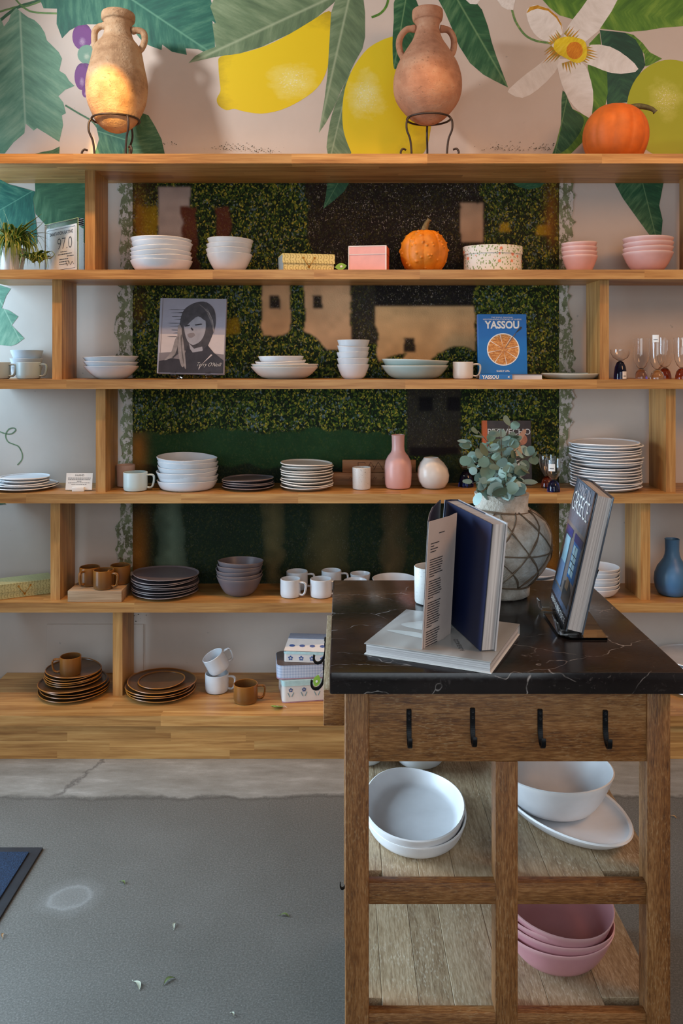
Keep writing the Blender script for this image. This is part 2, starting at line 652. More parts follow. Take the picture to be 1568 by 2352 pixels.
def leaf_mat(name, dark, mid, light, vein=None, freq=8.0, slope=0.75):
    """painted leaf: brush strokes sweep from the midrib towards the tip"""
    s = NT(name)
    u = s.n('ShaderNodeSeparateXYZ', {0: s.uv()})
    a = s.math('ABSOLUTE', u.outputs[1])
    st = s.math('SUBTRACT', u.outputs[0], s.math('MULTIPLY', a, slope))
    v = s.n('ShaderNodeCombineXYZ', {0: s.math('MULTIPLY', st, freq), 1: s.math('MULTIPLY', u.outputs[1], 2.2), 2: 0.0})
    n = s.noise(v.outputs[0], 1.6, 5, .65)
    big = s.noise(s.uv(), 1.7, 2)
    f = s.math('ADD', s.math('MULTIPLY', n, .65), s.math('MULTIPLY', big, .35))
    c = s.ramp(f, [(0.32, dark), (0.5, mid), (0.66, light)])
    if vein is not None:
        c = s.mix(s.ramp(a, [(0.0, .8), (0.012, 0.0)]), c, vein)
    return s.out(c, 0.6, s.noise(s.pos(), 90, 3), 0.08)


def fruit_mat(name, deep, mid, pale, cx=0.62, cy=0.35):
    s = NT(name)
    uv = s.uv()
    d = s.n('ShaderNodeVectorMath', {0: uv, 1: (cx, cy, 0)}, operation='DISTANCE').outputs['Value']
    n = s.noise(s.scalev(uv, (5, 9, 1)), 1.0, 5, .65)
    f = s.math('ADD', d, s.math('MULTIPLY', s.math('SUBTRACT', n, .5), .35))
    c = s.ramp(f, [(0.02, pale), (0.22, mid), (0.55, mid), (0.78, deep)])
    sp = s.math('MULTIPLY', s.ramp(s.noise(uv, 60, 2), [(.56, 0.0), (.64, 1.0)]), s.ramp(d, [(.05, .8), (.16, 0.0)]))
    c = s.mix(sp, c, C(250, 244, 214))
    return s.out(c, 0.55)


# ------------------------------------------------------------------ room shell
DW = 3.46      # wall plane
DF = 3.18      # front edge of shelves
Z1, Z2, Z3, Z4, Z5, Z6 = 2.220, 1.798, 1.381, 0.948, 0.534, 0.166
XL = -1.38
floor = box('floor', -4.2, 3.6, -3.2, DW + .1, -0.06, 0.0, M_FLOOR)
tag(floor, kind='structure')
M_CEIL = plain('ceiling_paint', C(210, 206, 200), 0.8, 0.03)
tag(box('ceiling', -4.2, 3.6, -3.2, DW + .1, 3.35, 3.45, M_CEIL), kind='structure')
wall = box('wall_back', -4.2, 3.6, DW, DW + .1, 0, 3.35, M_WALL)
tag(wall, kind='structure')
tag(box('wall_right', 3.5, 3.6, -3.2, DW, 0, 3.35, M_WALL), kind='structure')
acc = box('access_panel', PX(108, DW), PX(330, DW), DW - .006, DW, Z6, PZ(1433, DW), M_WALL, wall, bevel=.002)

# ------------------------------------------------------------------ mural painted on the wall
LAY = [0]


def wp(pts, zoom=None):
    """photo points -> wall x,z ; zoom=(x0,y0,scale) for points read in an enlarged crop"""
    out = []
    for x, y in pts:
        if zoom:
            x, y = zoom[0] + x / zoom[2], zoom[1] + y / zoom[2]
        out.append((PX(x, DW), PZ(y, DW)))
    return out


def paint(name, pts, mat, zoom=None, axis=None, smooth=0):
    LAY[0] += 1
    return flat_poly(name, wp(pts, zoom), mat, wall, DW - 0.0003 - 0.00001 * LAY[0], tuple(wp(axis, zoom)) if axis else None, smooth)


ZL, ZR = (0, 0, 2), (784, 0, 2)
L_JADE = leaf_mat('paint_jade_leaf', C(70, 112, 92), C(108, 152, 124), C(150, 182, 150), C(170, 196, 166))
L_TEAL = leaf_mat('paint_teal_leaf', C(14, 70, 64), C(38, 104, 86), C(86, 142, 114), C(104, 160, 132))
L_OLIVE = leaf_mat('paint_olive_leaf', C(70, 92, 66), C(108, 132, 96), C(146, 164, 128), C(170, 184, 150))
L_DEEP = leaf_mat('paint_deep_leaf', C(12, 62, 40), C(36, 94, 58), C(92, 136, 92), C(120, 160, 110))
L_DARK = leaf_mat('paint_dark_leaf', C(8, 50, 44), C(18, 76, 60), C(48, 104, 72), None)
L_GRASS = leaf_mat('paint_grass_leaf', C(32, 84, 30), C(86, 136, 44), C(140, 178, 70), None)
L_STEM = leaf_mat('paint_stem', C(70, 110, 70), C(100, 140, 80), C(150, 175, 100), None)
L_FERN = leaf_mat('paint_fern_leaf', C(38, 80, 58), C(64, 110, 76), C(100, 142, 104), None)
P_LEMON = fruit_mat('paint_lemon', C(176, 150, 14), C(238, 206, 10), C(246, 230, 120), .66, .32)
P_LEMON2 = fruit_mat('paint_round_lemon', C(196, 170, 20), C(240, 210, 20), C(250, 236, 140), .26, .5)
P_LIME = fruit_mat('paint_lime', C(120, 134, 20), C(176, 182, 36), C(216, 214, 100), .45, .6)
P_GRAPE = fruit_mat('paint_grape', C(62, 24, 84), C(112, 50, 124), C(150, 110, 160), .5, .3)
P_GRAPEG = fruit_mat('paint_green_grape', C(60, 96, 96), C(110, 150, 130), C(160, 180, 160), .5, .4)
P_PETAL = leaf_mat('paint_petal', C(220, 214, 206), C(236, 231, 225), C(247, 244, 240), None, 6, .3)
P_GOLD = leaf_mat('paint_gold', C(170, 110, 10), C(206, 150, 30), C(226, 186, 80), None)
P_OLIVG = leaf_mat('paint_olive_gold', C(140, 120, 30), C(176, 152, 60), C(206, 184, 110), None)
P_YEL = leaf_mat('paint_yellow', C(214, 180, 20), C(240, 214, 30), C(250, 230, 90), None)
P_ORANGE = leaf_mat('paint_orange', C(196, 110, 10), C(226, 140, 20), C(240, 170, 50), None)


def vine(name, pts, w, mat, zoom=None):
    c = curve_pts([Vector((p[0], p[1], 0)) for p in pts], 6)
    L, Rr = [], []
    n = len(c)
    for i, p in enumerate(c):
        t = (c[min(i + 1, n - 1)] - c[max(i - 1, 0)]).normalized()
        e = Vector((-t.y, t.x, 0)) * w * .5
        L.append((p.x + e.x, p.y + e.y))
        Rr.append((p.x - e.x, p.y - e.y))
    return paint(name, L + Rr[::-1], mat, zoom)


vine('painted_stem', [(-20, 60), (40, 42), (95, 30), (150, 55), (262, 62)], 9, L_STEM, ZL)
vine('painted_stem', [(0, 95), (40, 62), (90, 30), (150, 12), (200, -5)], 14, L_FERN, ZL)
vine('painted_stem', [(70, -5), (105, 28), (150, 20), (210, -4)], 8, L_STEM, ZL)
for cx, cy, rx, ry, m in ((378, 168, 46, 62, P_GRAPE), (398, 250, 42, 44, P_GRAPEG), (392, 330, 34, 40, P_GRAPE), (376, 352, 34, 62, P_GRAPE), (392, 420, 16, 28, P_GRAPE)):
    paint('painted_grape', [(cx + rx * math.cos(i * .2618), cy + ry * math.sin(i * .2618)) for i in range(24)], m, ZL)
paint('painted_leaf', [(75, 36), (105, 62), (130, 80), (158, 92), (185, 118), (205, 150), (215, 185), (245, 215), (270, 240), (285, 270), (272, 325), (300, 342), (318, 372), (343, 395), (300, 412), (268, 442),
                       (290, 470), (303, 520), (284, 530), (290, 575), (272, 652), (225, 622), (170, 588), (155, 600), (118, 568), (112, 612), (62, 655), (22, 705), (-10, 705), (-10, 60), (10, 100), (18, 122), (40, 95), (52, 60)],
      L_JADE, ZL, ((90, 30), (120, 640)))
paint('painted_leaf', [(180, -10), (200, 38), (262, 40), (260, 110), (285, 176), (320, 140), (360, 118), (400, 112), (470, 112), (560, 110), (620, 150), (660, 198), (700, 215), (742, 230), (745, 205), (790, 238),
                       (858, 252), (852, 222), (910, 226), (990, 263), (985, 170), (975, 95), (992, 112), (985, 60), (965, -10)],
      L_TEAL, ZL, ((520, -60), (980, 250)))
paint('painted_leaf', [(985, -10), (965, 30), (992, 105), (975, 110), (990, 215), (935, 236), (895, 258), (865, 290), (985, 262), (1100, 246), (1200, 216), (1330, 156), (1440, 92), (1530, 15), (1552, -10)],
      L_OLIVE, ZL, ((1560, -30), (860, 295)))
paint('painted_lemon', [(1510, 50), (1525, 100), (1515, 240), (1496, 335), (1455, 405), (1380, 462), (1290, 505), (1200, 522), (1120, 512), (1075, 500), (1040, 506), (1005, 486), (995, 455), (1012, 418), (1008, 370), (1003, 300),
                        (1012, 260), (1100, 246), (1220, 210), (1330, 156), (1430, 96)], P_LEMON, ZL, None, 3)
paint('painted_leaf', [(753, 356), (756, 290), (768, 245), (786, 205), (806, 165), (812, 240), (800, 300), (806, 356)], L_OLIVE, None, ((806, 160), (760, 356)), 3)
paint('painted_leaf', [(772, -6), (760, 30), (756, 100), (752, 170), (745, 228), (732, 305), (748, 282), (765, 250), (784, 206), (815, 142), (832, 112), (838, 85), (838, 30), (834, -6)], L_OLIVE, None, ((805, -20), (732, 305)))
paint('painted_lemon', [(235, 168), (170, 192), (118, 226), (74, 280), (42, 335), (18, 400), (6, 470), (4, 550), (14, 620), (45, 700), (60, 712), (330, 712), (385, 690), (408, 600), (416, 480), (405, 330), (360, 220), (300, 172)],
      P_LEMON2, ZR, None, 3)
paint('painted_leaf', [(248, -10), (240, 90), (234, 200), (240, 312), (262, 305), (300, 250), (342, 180), (362, 60), (350, 20), (330, -10)], L_DEEP, ZR, ((300, -30), (240, 320)), 3)
vine('painted_stem', [(138, 80), (178, 62), (205, 30), (216, -8)], 11, L_GRASS, ZR)
paint('painted_leaf', [(440, -10), (475, 55), (505, 125), (540, 212), (590, 290), (650, 342), (705, 372), (765, 402), (738, 330), (712, 262), (690, 195), (672, 120), (645, 45), (600, -10)], L_DEEP, ZR, ((510, -40), (765, 402)))
paint('painted_leaf', [(915, -10), (955, 35), (1000, 70), (1060, 88), (1190, 132), (1320, 147), (1400, 140), (1470, 128), (1600, 118), (1600, -10)], L_GRASS, ZR, ((900, -10), (1640, 110)))
paint('painted_leaf', [(1186, 138), (1300, 150), (1350, 180), (1382, 235), (1395, 300), (1345, 375), (1310, 470), (1220, 480), (1205, 330), (1195, 200)], L_DARK, ZR, ((1230, 120), (1300, 480)))
paint('painted_leaf', [(1138, 200), (1185, 150), (1198, 250), (1220, 340), (1222, 430), (1205, 520), (1130, 630), (1060, 700), (1040, 715), (965, 715), (985, 660), (1010, 560), (1015, 415), (1060, 500), (1140, 540), (1155, 420), (1130, 310)],
      L_GRASS, ZR, ((1180, 140), (990, 720)))
paint('painted_leaf', [(1015, 415), (1060, 500), (1110, 540), (1100, 600), (1040, 680), (985, 712), (968, 712), (1005, 600)], L_DEEP, ZR, ((1040, 430), (980, 710)), 3)
paint('painted_stem', [(1300, 150), (1340, 160), (1380, 195), (1415, 240), (1472, 270), (1415, 300), (1395, 305), (1390, 250), (1350, 182)], L_GRASS, ZR)
paint('painted_lime', [(1510 + 200 * math.cos(i * .2618), 500 + 226 * math.sin(i * .2618)) for i in range(24)], P_LIME, ZR, None, 2)
# flower
vine('painted_stem', [(782, 42), (800, 100), (842, 160), (895, 188), (960, 198)], 10, L_STEM, ZR)
paint('painted_petal', [(708, -10), (735, 30), (760, 44), (788, 46), (800, -10)], P_PETAL, ZR)
paint('painted_petal', [(560, -10), (590, 18), (620, 20), (645, -10)], P_PETAL, ZR)
paint('painted_petal', [(1018, 172), (1040, 120), (1062, 88), (1100, 40), (1135, -10), (1272, -10), (1240, 52), (1180, 142), (1120, 192)], P_PETAL, ZR, ((1050, 190), (1230, -30)))
paint('painted_petal', [(1112, 285), (1122, 240), (1145, 206), (1232, 214), (1312, 262), (1363, 317), (1320, 336), (1240, 336), (1160, 306)], P_PETAL, ZR, ((1110, 240), (1365, 320)), 2)
paint('painted_petal', [(972, 200), (940, 268), (850, 338), (770, 408), (772, 430), (830, 450), (900, 412), (980, 332), (1004, 262)], P_PETAL, ZR, ((990, 225), (775, 430)), 2)
paint('painted_petal', [(998, 270), (1000, 350), (1030, 432), (1070, 492), (1138, 543), (1152, 500), (1155, 420), (1132, 330), (1100, 285)], P_PETAL, ZR, ((1040, 260), (1135, 545)), 2)
paint('painted_petal', [(848, 62), (864, 32), (900, 24), (950, 40), (990, 74), (1010, 110), (1016, 152), (975, 192), (930, 186), (898, 168), (868, 128)], P_PETAL, ZR, ((990, 190), (855, 40)), 2)
paint('painted_petal_edge', [(848, 62), (864, 32), (900, 24), (950, 40), (990, 74), (1010, 110), (1017, 160), (1008, 120), (985, 82), (948, 50), (900, 40), (872, 48)], P_GOLD, ZR)
rth = random.Random(4)
for (bx, by), (tx0, ty0), wd, ln in (((985, 188), (880, 60), 26, 62), ((1050, 182), (1200, 20), 34, 78), ((1118, 248), (1350, 318), 30, 64), ((985, 232), (780, 425), 26, 84), ((1050, 280), (1120, 530), 34, 62)):
    dx, dy = tx0 - bx, ty0 - by
    LL = math.hypot(dx, dy)
    dx, dy = dx / LL, dy / LL
    for q in range(7):
        o_ = (q / 6 - .5) * 2 * wd
        l_ = ln * rth.uniform(.55, 1.15) * (1 - .4 * abs(q / 3 - 1))
        sx_, sy_ = bx - dy * o_, by + dx * o_
        paint('painted_throat', [(sx_ + dy * 6, sy_ - dx * 6), (sx_ - dy * 6, sy_ + dx * 6), (sx_ + dx * l_ - dy * o_ * .25, sy_ + dy * l_ + dx * o_ * .25)], P_GOLD if q % 2 else P_OLIVG, ZR)
paint('painted_trumpet', [(973, 212), (988, 182), (1040, 168), (1110, 184), (1126, 222), (1120, 270), (1082, 290), (1030, 268), (985, 240)], P_YEL, ZR, None, 3)
paint('painted_trumpet_eye', [(1070 + 38 * math.cos(i * .5236), 232 + 40 * math.sin(i * .5236)) for i in range(12)], P_ORANGE, ZR, None, 2)
# leaf behind the left stand and scraps lower down the wall
vine('painted_stem', [(300, 484), (360, 520), (420, 555), (450, 590)], 8, L_FERN, ZL)
paint('painted_leaf', [(440, 572), (455, 640), (436, 702), (440, 712), (758, 712), (742, 640), (712, 580), (682, 530), (640, 515), (560, 540), (480, 560)], L_TEAL, ZL, ((440, 600), (760, 700)))
paint('painted_leaf', [(560, 712), (600, 600), (650, 520), (682, 530), (712, 580), (742, 640), (758, 712)], L_FERN, ZL, ((580, 712), (690, 520)))
paint('painted_leaf', [(155, 708), (200, 697), (240, 690), (274, 673), (272, 712), (155, 712)], L_FERN, ZL)
paint('painted_leaf', [(-10, 405), (20, 423), (50, 431), (81, 440), (76, 456), (80, 489), (84, 520), (86, 560), (-10, 560)], L_TEAL, None, ((90, 430), (-30, 500)))
paint('painted_leaf', [(80, 405), (200, 405), (200, 560), (165, 548), (110, 522), (82, 492), (76, 456), (81, 440)], L_FERN, None, ((70, 420), (220, 560)))
paint('painted_leaf', [(1408, 415), (1430, 456), (1466, 506), (1492, 541), (1518, 541), (1521, 506), (1513, 472), (1524, 415)], L_DEEP, None, ((1470, 400), (1506, 545)))
paint('painted_leaf', [(-8, 652), (0, 655), (25, 663), (14, 680), (4, 708), (21, 713), (42, 727), (27, 747), (56, 777), (39, 790), (25, 795), (0, 792), (-8, 792)], L_JADE, None, ((-20, 650), (50, 790)))
vine('painted_tendril', [(-4, 990), (13, 996), (27, 996), (36, 988), (32, 983), (20, 986), (13, 999), (18, 1014), (33, 1021), (43, 1026), (51, 1042), (50, 1056), (40, 1068)], 2.6, L_OLIVE)
paint('painted_leaf', [(-8, 1146), (6, 1148), (14, 1158), (-8, 1160)], L_TEAL)

# ------------------------------------------------------------------ the old painted panel left between the shelves (a generic landscape in daubs)


def painted_panel():
    step = 2.5
    xs = np.arange(305, 1284 + .1, step)
    ys = np.arange(400, 1346 + .1, step)
    nx, ny = len(xs), len(ys)
    X, Y = np.meshgrid(xs, ys)
    rs = np.random.RandomState(3)

    def smooth_noise(cells, seed):
        g = np.random.RandomState(seed).rand(cells + 2, cells + 2)
        u = (X - 305) / 980 * cells
        v = (Y - 400) / 950 * cells
        i, j = np.clip(u.astype(int), 0, cells), np.clip(v.astype(int), 0, cells)
        fu, fv = u - i, v - j
        fu, fv = fu * fu * (3 - 2 * fu), fv * fv * (3 - 2 * fv)
        return (g[j, i] * (1 - fu) + g[j, i + 1] * fu) * (1 - fv) + (g[j + 1, i] * (1 - fu) + g[j + 1, i + 1] * fu) * fv

    n1, n2, n3 = smooth_noise(9, 1) - .5, smooth_noise(26, 2) - .5, smooth_noise(60, 5) - .5
    Xw, Yw = X + n2 * 26 + n3 * 10, Y + n2 * 20 + n1 * 14
    lin = lambda *c: np.array(C(*c)[:3])
    col = np.zeros((ny, nx, 3)) + lin(34, 44, 22)
    sp = np.ones((ny, nx))
    scr = np.zeros((ny, nx))

    def region(mask, c, speck, scratch=0.0, soft=1.0):
        m = mask.astype(float)[..., None] * soft
        col[:] = col * (1 - m) + np.array(lin(*c)) * m
        mm = mask.astype(float) * soft
        sp[:] = sp * (1 - mm) + speck * mm
        scr[:] = scr * (1 - mm) + scratch * mm

    def rect(x0, y0, x1, y1, rag=1.0):
        a, b = X + (Xw - X) * rag, Y + (Yw - Y) * rag
        return (a > x0) & (a < x1) & (b > y0) & (b < y1)

    # dark upper right mass with pale scratches
    region(rect(700, 380, 1230, 660), (40, 26, 22), .12, 1.0)
    region(rect(1110, 380, 1260, 660), (40, 40, 20), .75, .3)
    region(rect(300, 380, 360, 480), (56, 40, 20), .6, .2)
    # plain pale blocks of a generic village
    region(rect(364, 428, 438, 600, .15), (176, 158, 150), 0, .0)
    region(rect(1057, 466, 1108, 556, .12), (190, 152, 122), 0, .0)
    region(rect(420, 478, 456, 640, .5), (98, 48, 32), .1, .4)
    region(rect(494, 478, 530, 560, .5), (98, 48, 32), .1, .4)
    region(rect(600, 655, 668, 770, .6), (222, 172, 126), 0)
    region(rect(700, 655, 806, 800, .35), (222, 174, 130), 0)
    region(rect(806, 655, 866, 790, .2), (52, 42, 36), .15, .4)
    region(rect(865, 700, 1096, 830, .4), (224, 176, 124), 0)
    region((Y > 650) & (Y < 704) & (Xw > 868) & (Xw < 1090), (30, 22, 22), .05, .7)
    for (wx, wy) in ((630, 694), (729, 694), (938, 790)):
        region(rect(wx - 12, wy - 15, wx + 12, wy + 15, .25), (52, 38, 32), .1, .5)
    # shrub mass over the blocks' feet
    region((Yw > 795 + 30 * np.sin(X / 60.0)) & (Y < 990) & (Xw < 930), (30, 46, 20), 1.0)
    region((Yw > 805) & (Xw > 1000) & (Y < 990), (32, 44, 20), 1.0)
    region((np.hypot((Xw - 1045), (Yw - 840) * 1.1) < 52), (36, 54, 26), 1.0)
    region((Xw > 1090) & (Y > 640) & (Y < 990), (46, 44, 20), .9)
    # yellow dabs
    for x0, y0, x1, y1 in ((312, 470, 362, 545), (516, 726, 548, 766), (1146, 512, 1174, 532), (1234, 515, 1262, 545)):
        region(rect(x0, y0, x1, y1, .5), (168, 132, 20), .35)
    # grey block and its reflection
    region(rect(934, 880, 1058, 1048, .08), (48, 42, 36), .06, .25)
    region(rect(962, 910, 994, 944, .0), (18, 14, 16), 0)
    region(rect(1026, 910, 1058, 944, .0), (18, 14, 16), 0)
    region(rect(940, 1026, 1052, 1048, .05), (24, 18, 18), 0)
    # water
    w = (Yw > 992) & (X < 934)
    region(w, (34, 64, 34), .04, .05)
    region((Yw > 1048) & (X >= 934), (32, 44, 24), .12, .12)
    region((Yw > 1075), (24, 36, 22), .05, .10)
    for x0, x1, c in ((356, 428, (92, 104, 84)), (602, 652, (86, 76, 46)), (705, 800, (78, 70, 42)), (865, 935, (78, 64, 40)), (1020, 1070, (60, 48, 30))):
        f = np.clip(1 - np.abs((Xw - (x0 + x1) / 2) / ((x1 - x0) / 2)), 0, 1) ** .5 * (Y > 1120)
        col[:] = col * (1 - f[..., None]) + lin(*c) * f[..., None]
        sp[:] = sp * (1 - f)
    # worn ochre along both edges
    for ex in (318, 1266):
        f = np.exp(-((X - ex) / 20.0) ** 2) * np.clip(.5 + n1 * 3.2, 0, 1)
        col[:] = col * (1 - f[..., None] * .85) + lin(150, 92, 30) * f[..., None] * .85
        sp[:] = sp * (1 - f * .6)
    def blur(A):
        for _ in range(2):
            P_ = np.pad(A, ((1, 1), (1, 1)) + ((0, 0),) * (A.ndim - 2), mode='edge')
            A = (P_[:-2, 1:-1] + P_[2:, 1:-1] + P_[1:-1, :-2] + P_[1:-1, 2:] + 2 * P_[1:-1, 1:-1]) / 6
        return A
    col, sp, scr = blur(col), blur(sp), blur(scr)
    col = col * (1 + .2 * n3[..., None] + .25 * n2[..., None])
    V = np.stack([(X - HX) * DW / F, np.full_like(X, DW - .004), EYE - (Y - HY) * DW / F], -1).reshape(-1, 3)
    idx = np.arange(nx * ny).reshape(ny, nx)
    Fq = np.stack([idx[:-1, :-1], idx[1:, :-1], idx[1:, 1:], idx[:-1, 1:]], -1).reshape(-1, 4)
    me = bpy.data.meshes.new('old_painting')
    me.from_pydata(V.tolist(), [], Fq.tolist())
    a = me.color_attributes.new('base', 'FLOAT_COLOR', 'POINT')
    rgba = np.concatenate([np.clip(col, 0.001, 1).reshape(-1, 3), np.ones((nx * ny, 1))], 1).astype(np.float32)
    a.data.foreach_set('color', rgba.ravel())
    b = me.attributes.new('speck', 'FLOAT', 'POINT')
    b.data.foreach_set('value', sp.ravel().astype(np.float32))
    c = me.attributes.new('scratch', 'FLOAT', 'POINT')
    c.data.foreach_set('value', scr.ravel().astype(np.float32))
    s = NT('old_painting_daubs')
    base = s.n('ShaderNodeAttribute', attribute_name='base').outputs['Color']
    fs = s.n('ShaderNodeAttribute', attribute_name='speck').outputs['Fac']
    fc = s.n('ShaderNodeAttribute', attribute_name='scratch').outputs['Fac']
    p = s.pos()
    wrp = s.n('ShaderNodeVectorMath', {0: p, 1: s.n('ShaderNodeVectorMath', {0: s.noise(p, 60, 2, out=1), 1: (.02, .02, .02)}, operation='MULTIPLY').outputs[0]}, operation='ADD').outputs[0]
    vo = s.n('ShaderNodeTexVoronoi', {'Vector': s.scalev(wrp, (185, 1, 125)), 'Scale': 1.0})
    rr = s.n('ShaderNodeSeparateColor', {0: vo.outputs['Color']})
    bigf = s.noise(p, 9, 4, .6)
    sel = s.math('ADD', rr.outputs[0], s.math('MULTIPLY', s.math('SUBTRACT', bigf, .5), .9))
    daub = s.ramp(sel, [(0.0, C(18, 26, 14)), (.34, C(28, 44, 20)), (.5, C(58, 86, 32)), (.66, C(98, 118, 40)), (.80, C(156, 156, 48)), (.90, C(204, 180, 62)), (.97, C(110, 130, 132))], 'LINEAR')
    soft = s.ramp(vo.outputs['Distance'], [(.25, 1.0), (.7, .35)])
    daub = s.mix(soft, C(20, 28, 14), daub)
    col_ = s.mix(s.math('MULTIPLY', fs, .9), base, daub)
    v2 = s.n('ShaderNodeTexNoise', {'Vector': s.scalev(p, (210, 1, 160)), 'Scale': 1.0, 'Detail': 2.0})
    flk = s.math('MULTIPLY', s.ramp(v2.outputs[0], [(.62, 0.0), (.68, 1.0)]), s.math('MULTIPLY', fc, s.ramp(s.noise(p, 14, 3), [(.4, .1), (.65, .8)])))
    col_ = s.mix(flk, col_, C(196, 180, 164))
    s.b.inputs['Specular IOR Level'].default_value = .12
    mt = s.out(col_, s.ramp(vo.outputs['Distance'], [(0.2, .5), (.8, .62)]), s.math('ADD', vo.outputs['Distance'], v2.outputs[0]), 0.25, 0.003)
    me.materials.append(mt)
    me.update()
    o = put('old_painting', me, wall)
    return o


painted_panel()
LAY[0] = 420
paint('painted_leaf', [(752, 415), (805, 415), (790, 440), (768, 460), (742, 480), (748, 452)], L_DEEP, None, ((785, 405), (742, 482)))
paint('painted_leaf', [(1168, 415), (1255, 415), (1240, 430), (1215, 436), (1190, 430)], L_DEEP)


def strip_mat():
    s = NT('peeling_green_paint')
    p = s.pos()
    n = s.noise(p, 16, 5, .65)
    c = s.ramp(n, [(.3, C(86, 84, 50)), (.5, C(116, 122, 86)), (.62, C(132, 140, 104)), (.72, C(92, 70, 30))])
    fl = s.ramp(s.noise(s.scalev(p, (46, 46, 30)), 1.0, 5, .7), [(.50, 0.0), (.54, 1.0)])
    c = s.mix(fl, c, C(206, 198, 190))
    return s.out(c, .6, n, .3, .004)


M_STRIP = strip_mat()


def ragged(side):
    r2 = random.Random(side * 3 + 11)
    y = 400
    a, b = [], []
    while y < 1346:
        if side < 0:
            a.append((274 + r2.uniform(-7, 9) + 6 * math.sin(y / 70), y))
            b.append((305, y))
        else:
            a.append((1283, y))
            b.append((1313 + r2.uniform(-9, 6) + 6 * math.sin(y / 60), y))
        y += r2.uniform(6, 22)
    return a + b[::-1]


flat_poly('peeling_paint', wp(ragged(-1)), M_STRIP, wall, DW - .0032)
flat_poly('peeling_paint', wp(ragged(1)), M_STRIP, wall, DW - .0032)


def flakes():
    r2 = random.Random(5)
    V, Fc = [], []
    spots = [(540, 346, 60, 8, 70), (610, 350, 30, 5, 30), (1160, 346, 50, 7, 60), (1245, 346, 34, 8, 50), (390, 336, 14, 6, 10), (310, 1440, 6, 46, 16), (330, 1424, 12, 10, 4)]
    for cx, cy, sx, sy, n in spots:
        for _ in range(n):
            x, y = cx + r2.gauss(0, sx * .5), cy - abs(r2.gauss(0, sy)) if sy < 20 else cy + r2.uniform(-sy, sy)
            q = r2.uniform(.5, 1.9)
            pts = [(x + q * math.cos(k * 1.2566) * r2.uniform(.5, 1.3), y + q * .7 * math.sin(k * 1.2566) * r2.uniform(.5, 1.3)) for k in range(5)]
            i = len(V)
            for px_, pz_ in wp(pts):
                V.append((px_, DW - .0058, pz_))
            Fc.append(tuple(range(i + 4, i - 1, -1)))
    o = put('paint_flecks', mesh('paint_flecks', V, Fc, plain('dark_paint_flecks', C(60, 62, 44), .7, .3)), wall)
    o['kind'] = 'stuff'


flakes()

# ------------------------------------------------------------------ shelving unit: boards glued up from staves
unit = thing('wall_shelf_unit', 'golden oak wall shelving with staggered uprights spanning the back wall', 'shelving', (0, DW, 0))
TH = 0.036
SX0, SX1 = XL + .002, 2.3


def staves(name, z0, z1, y0, y1, wdt, parent, seed, minl=.35, maxl=.95):
    r2 = random.Random(seed)
    b = bpy.data.objects.new(name, None)
    b.empty_display_size = .02
    link(b, parent)
    nrow = max(1, round((y1 - y0) / wdt))
    for i in range(nrow):
        a0, a1 = y0 + (y1 - y0) * i / nrow, y0 + (y1 - y0) * (i + 1) / nrow
        x = SX0
        first = True
        while x < SX1 - .01:
            L = r2.uniform(minl, maxl) * (r2.uniform(.3, 1) if first else 1)
            first = False
            e = x + L
            if e > SX1 - .2:
                e = SX1
            ubox('stave', x, e, a0 - DW, a1 - DW, z0, z1, M_OAKX, b)
            x = e
    return b


staves('shelf_board', Z1 - TH, Z1, 3.11, DW, .05, unit, 1)
staves('shelf_board', Z2 - TH, Z2, DF, DW, .05, unit, 2)
staves('shelf_board', Z3 - TH, Z3, DF, DW, .05, unit, 3)
staves('shelf_board', Z4 - TH, Z4, DF, DW, .05, unit, 4)
staves('shelf_board', Z5 - TH, Z5, DF, DW, .05, unit, 5)
staves('shelf_board', Z6 - .038, Z6, 3.04, DW, .042, unit, 6)
pl = bpy.data.objects.new('plinth', None)
link(pl, unit)
r2 = random.Random(21)
for i in range(4):
    za, zb = (Z6 - .038) * i / 4, (Z6 - .038) * (i + 1) / 4
    x = SX0
    while x < SX1 - .01:
        e = min(SX1, x + r2.uniform(.25, .8))
        ubox('stave', x, e, 3.062 - DW, 3.09 - DW, za, zb, M_OAKX, pl)
        x = e


def upright(x0, x1, zb, zt):
    u = bpy.data.objects.new('upright', None)
    link(u, unit)
    ya, yb = 3.222, 3.402
    for i in range(5):
        ubox('stave', x0, x1, ya + (yb - ya) * i / 5 - DW, ya + (yb - ya) * (i + 1) / 5 - DW, zb, zt, M_OAKZ, u)


DU = 3.222
for p0, p1, zb, zt in ((195, 218, Z2, Z1 - TH), (1603, 1626, Z2, Z1 - TH), (120, 142, Z3, Z2 - TH), (1377, 1398, Z3, Z2 - TH), (220, 242, Z4, Z3 - TH), (1529, 1551, Z4, Z3 - TH),
                       (116, 138, Z5, Z4 - TH), (1471, 1493, Z5, Z4 - TH), (259, 281, Z6, Z5 - TH), (1640, 1662, Z6, Z5 - TH)):
    upright(PX(p0, DU), PX(p1, DU), zb, zt)

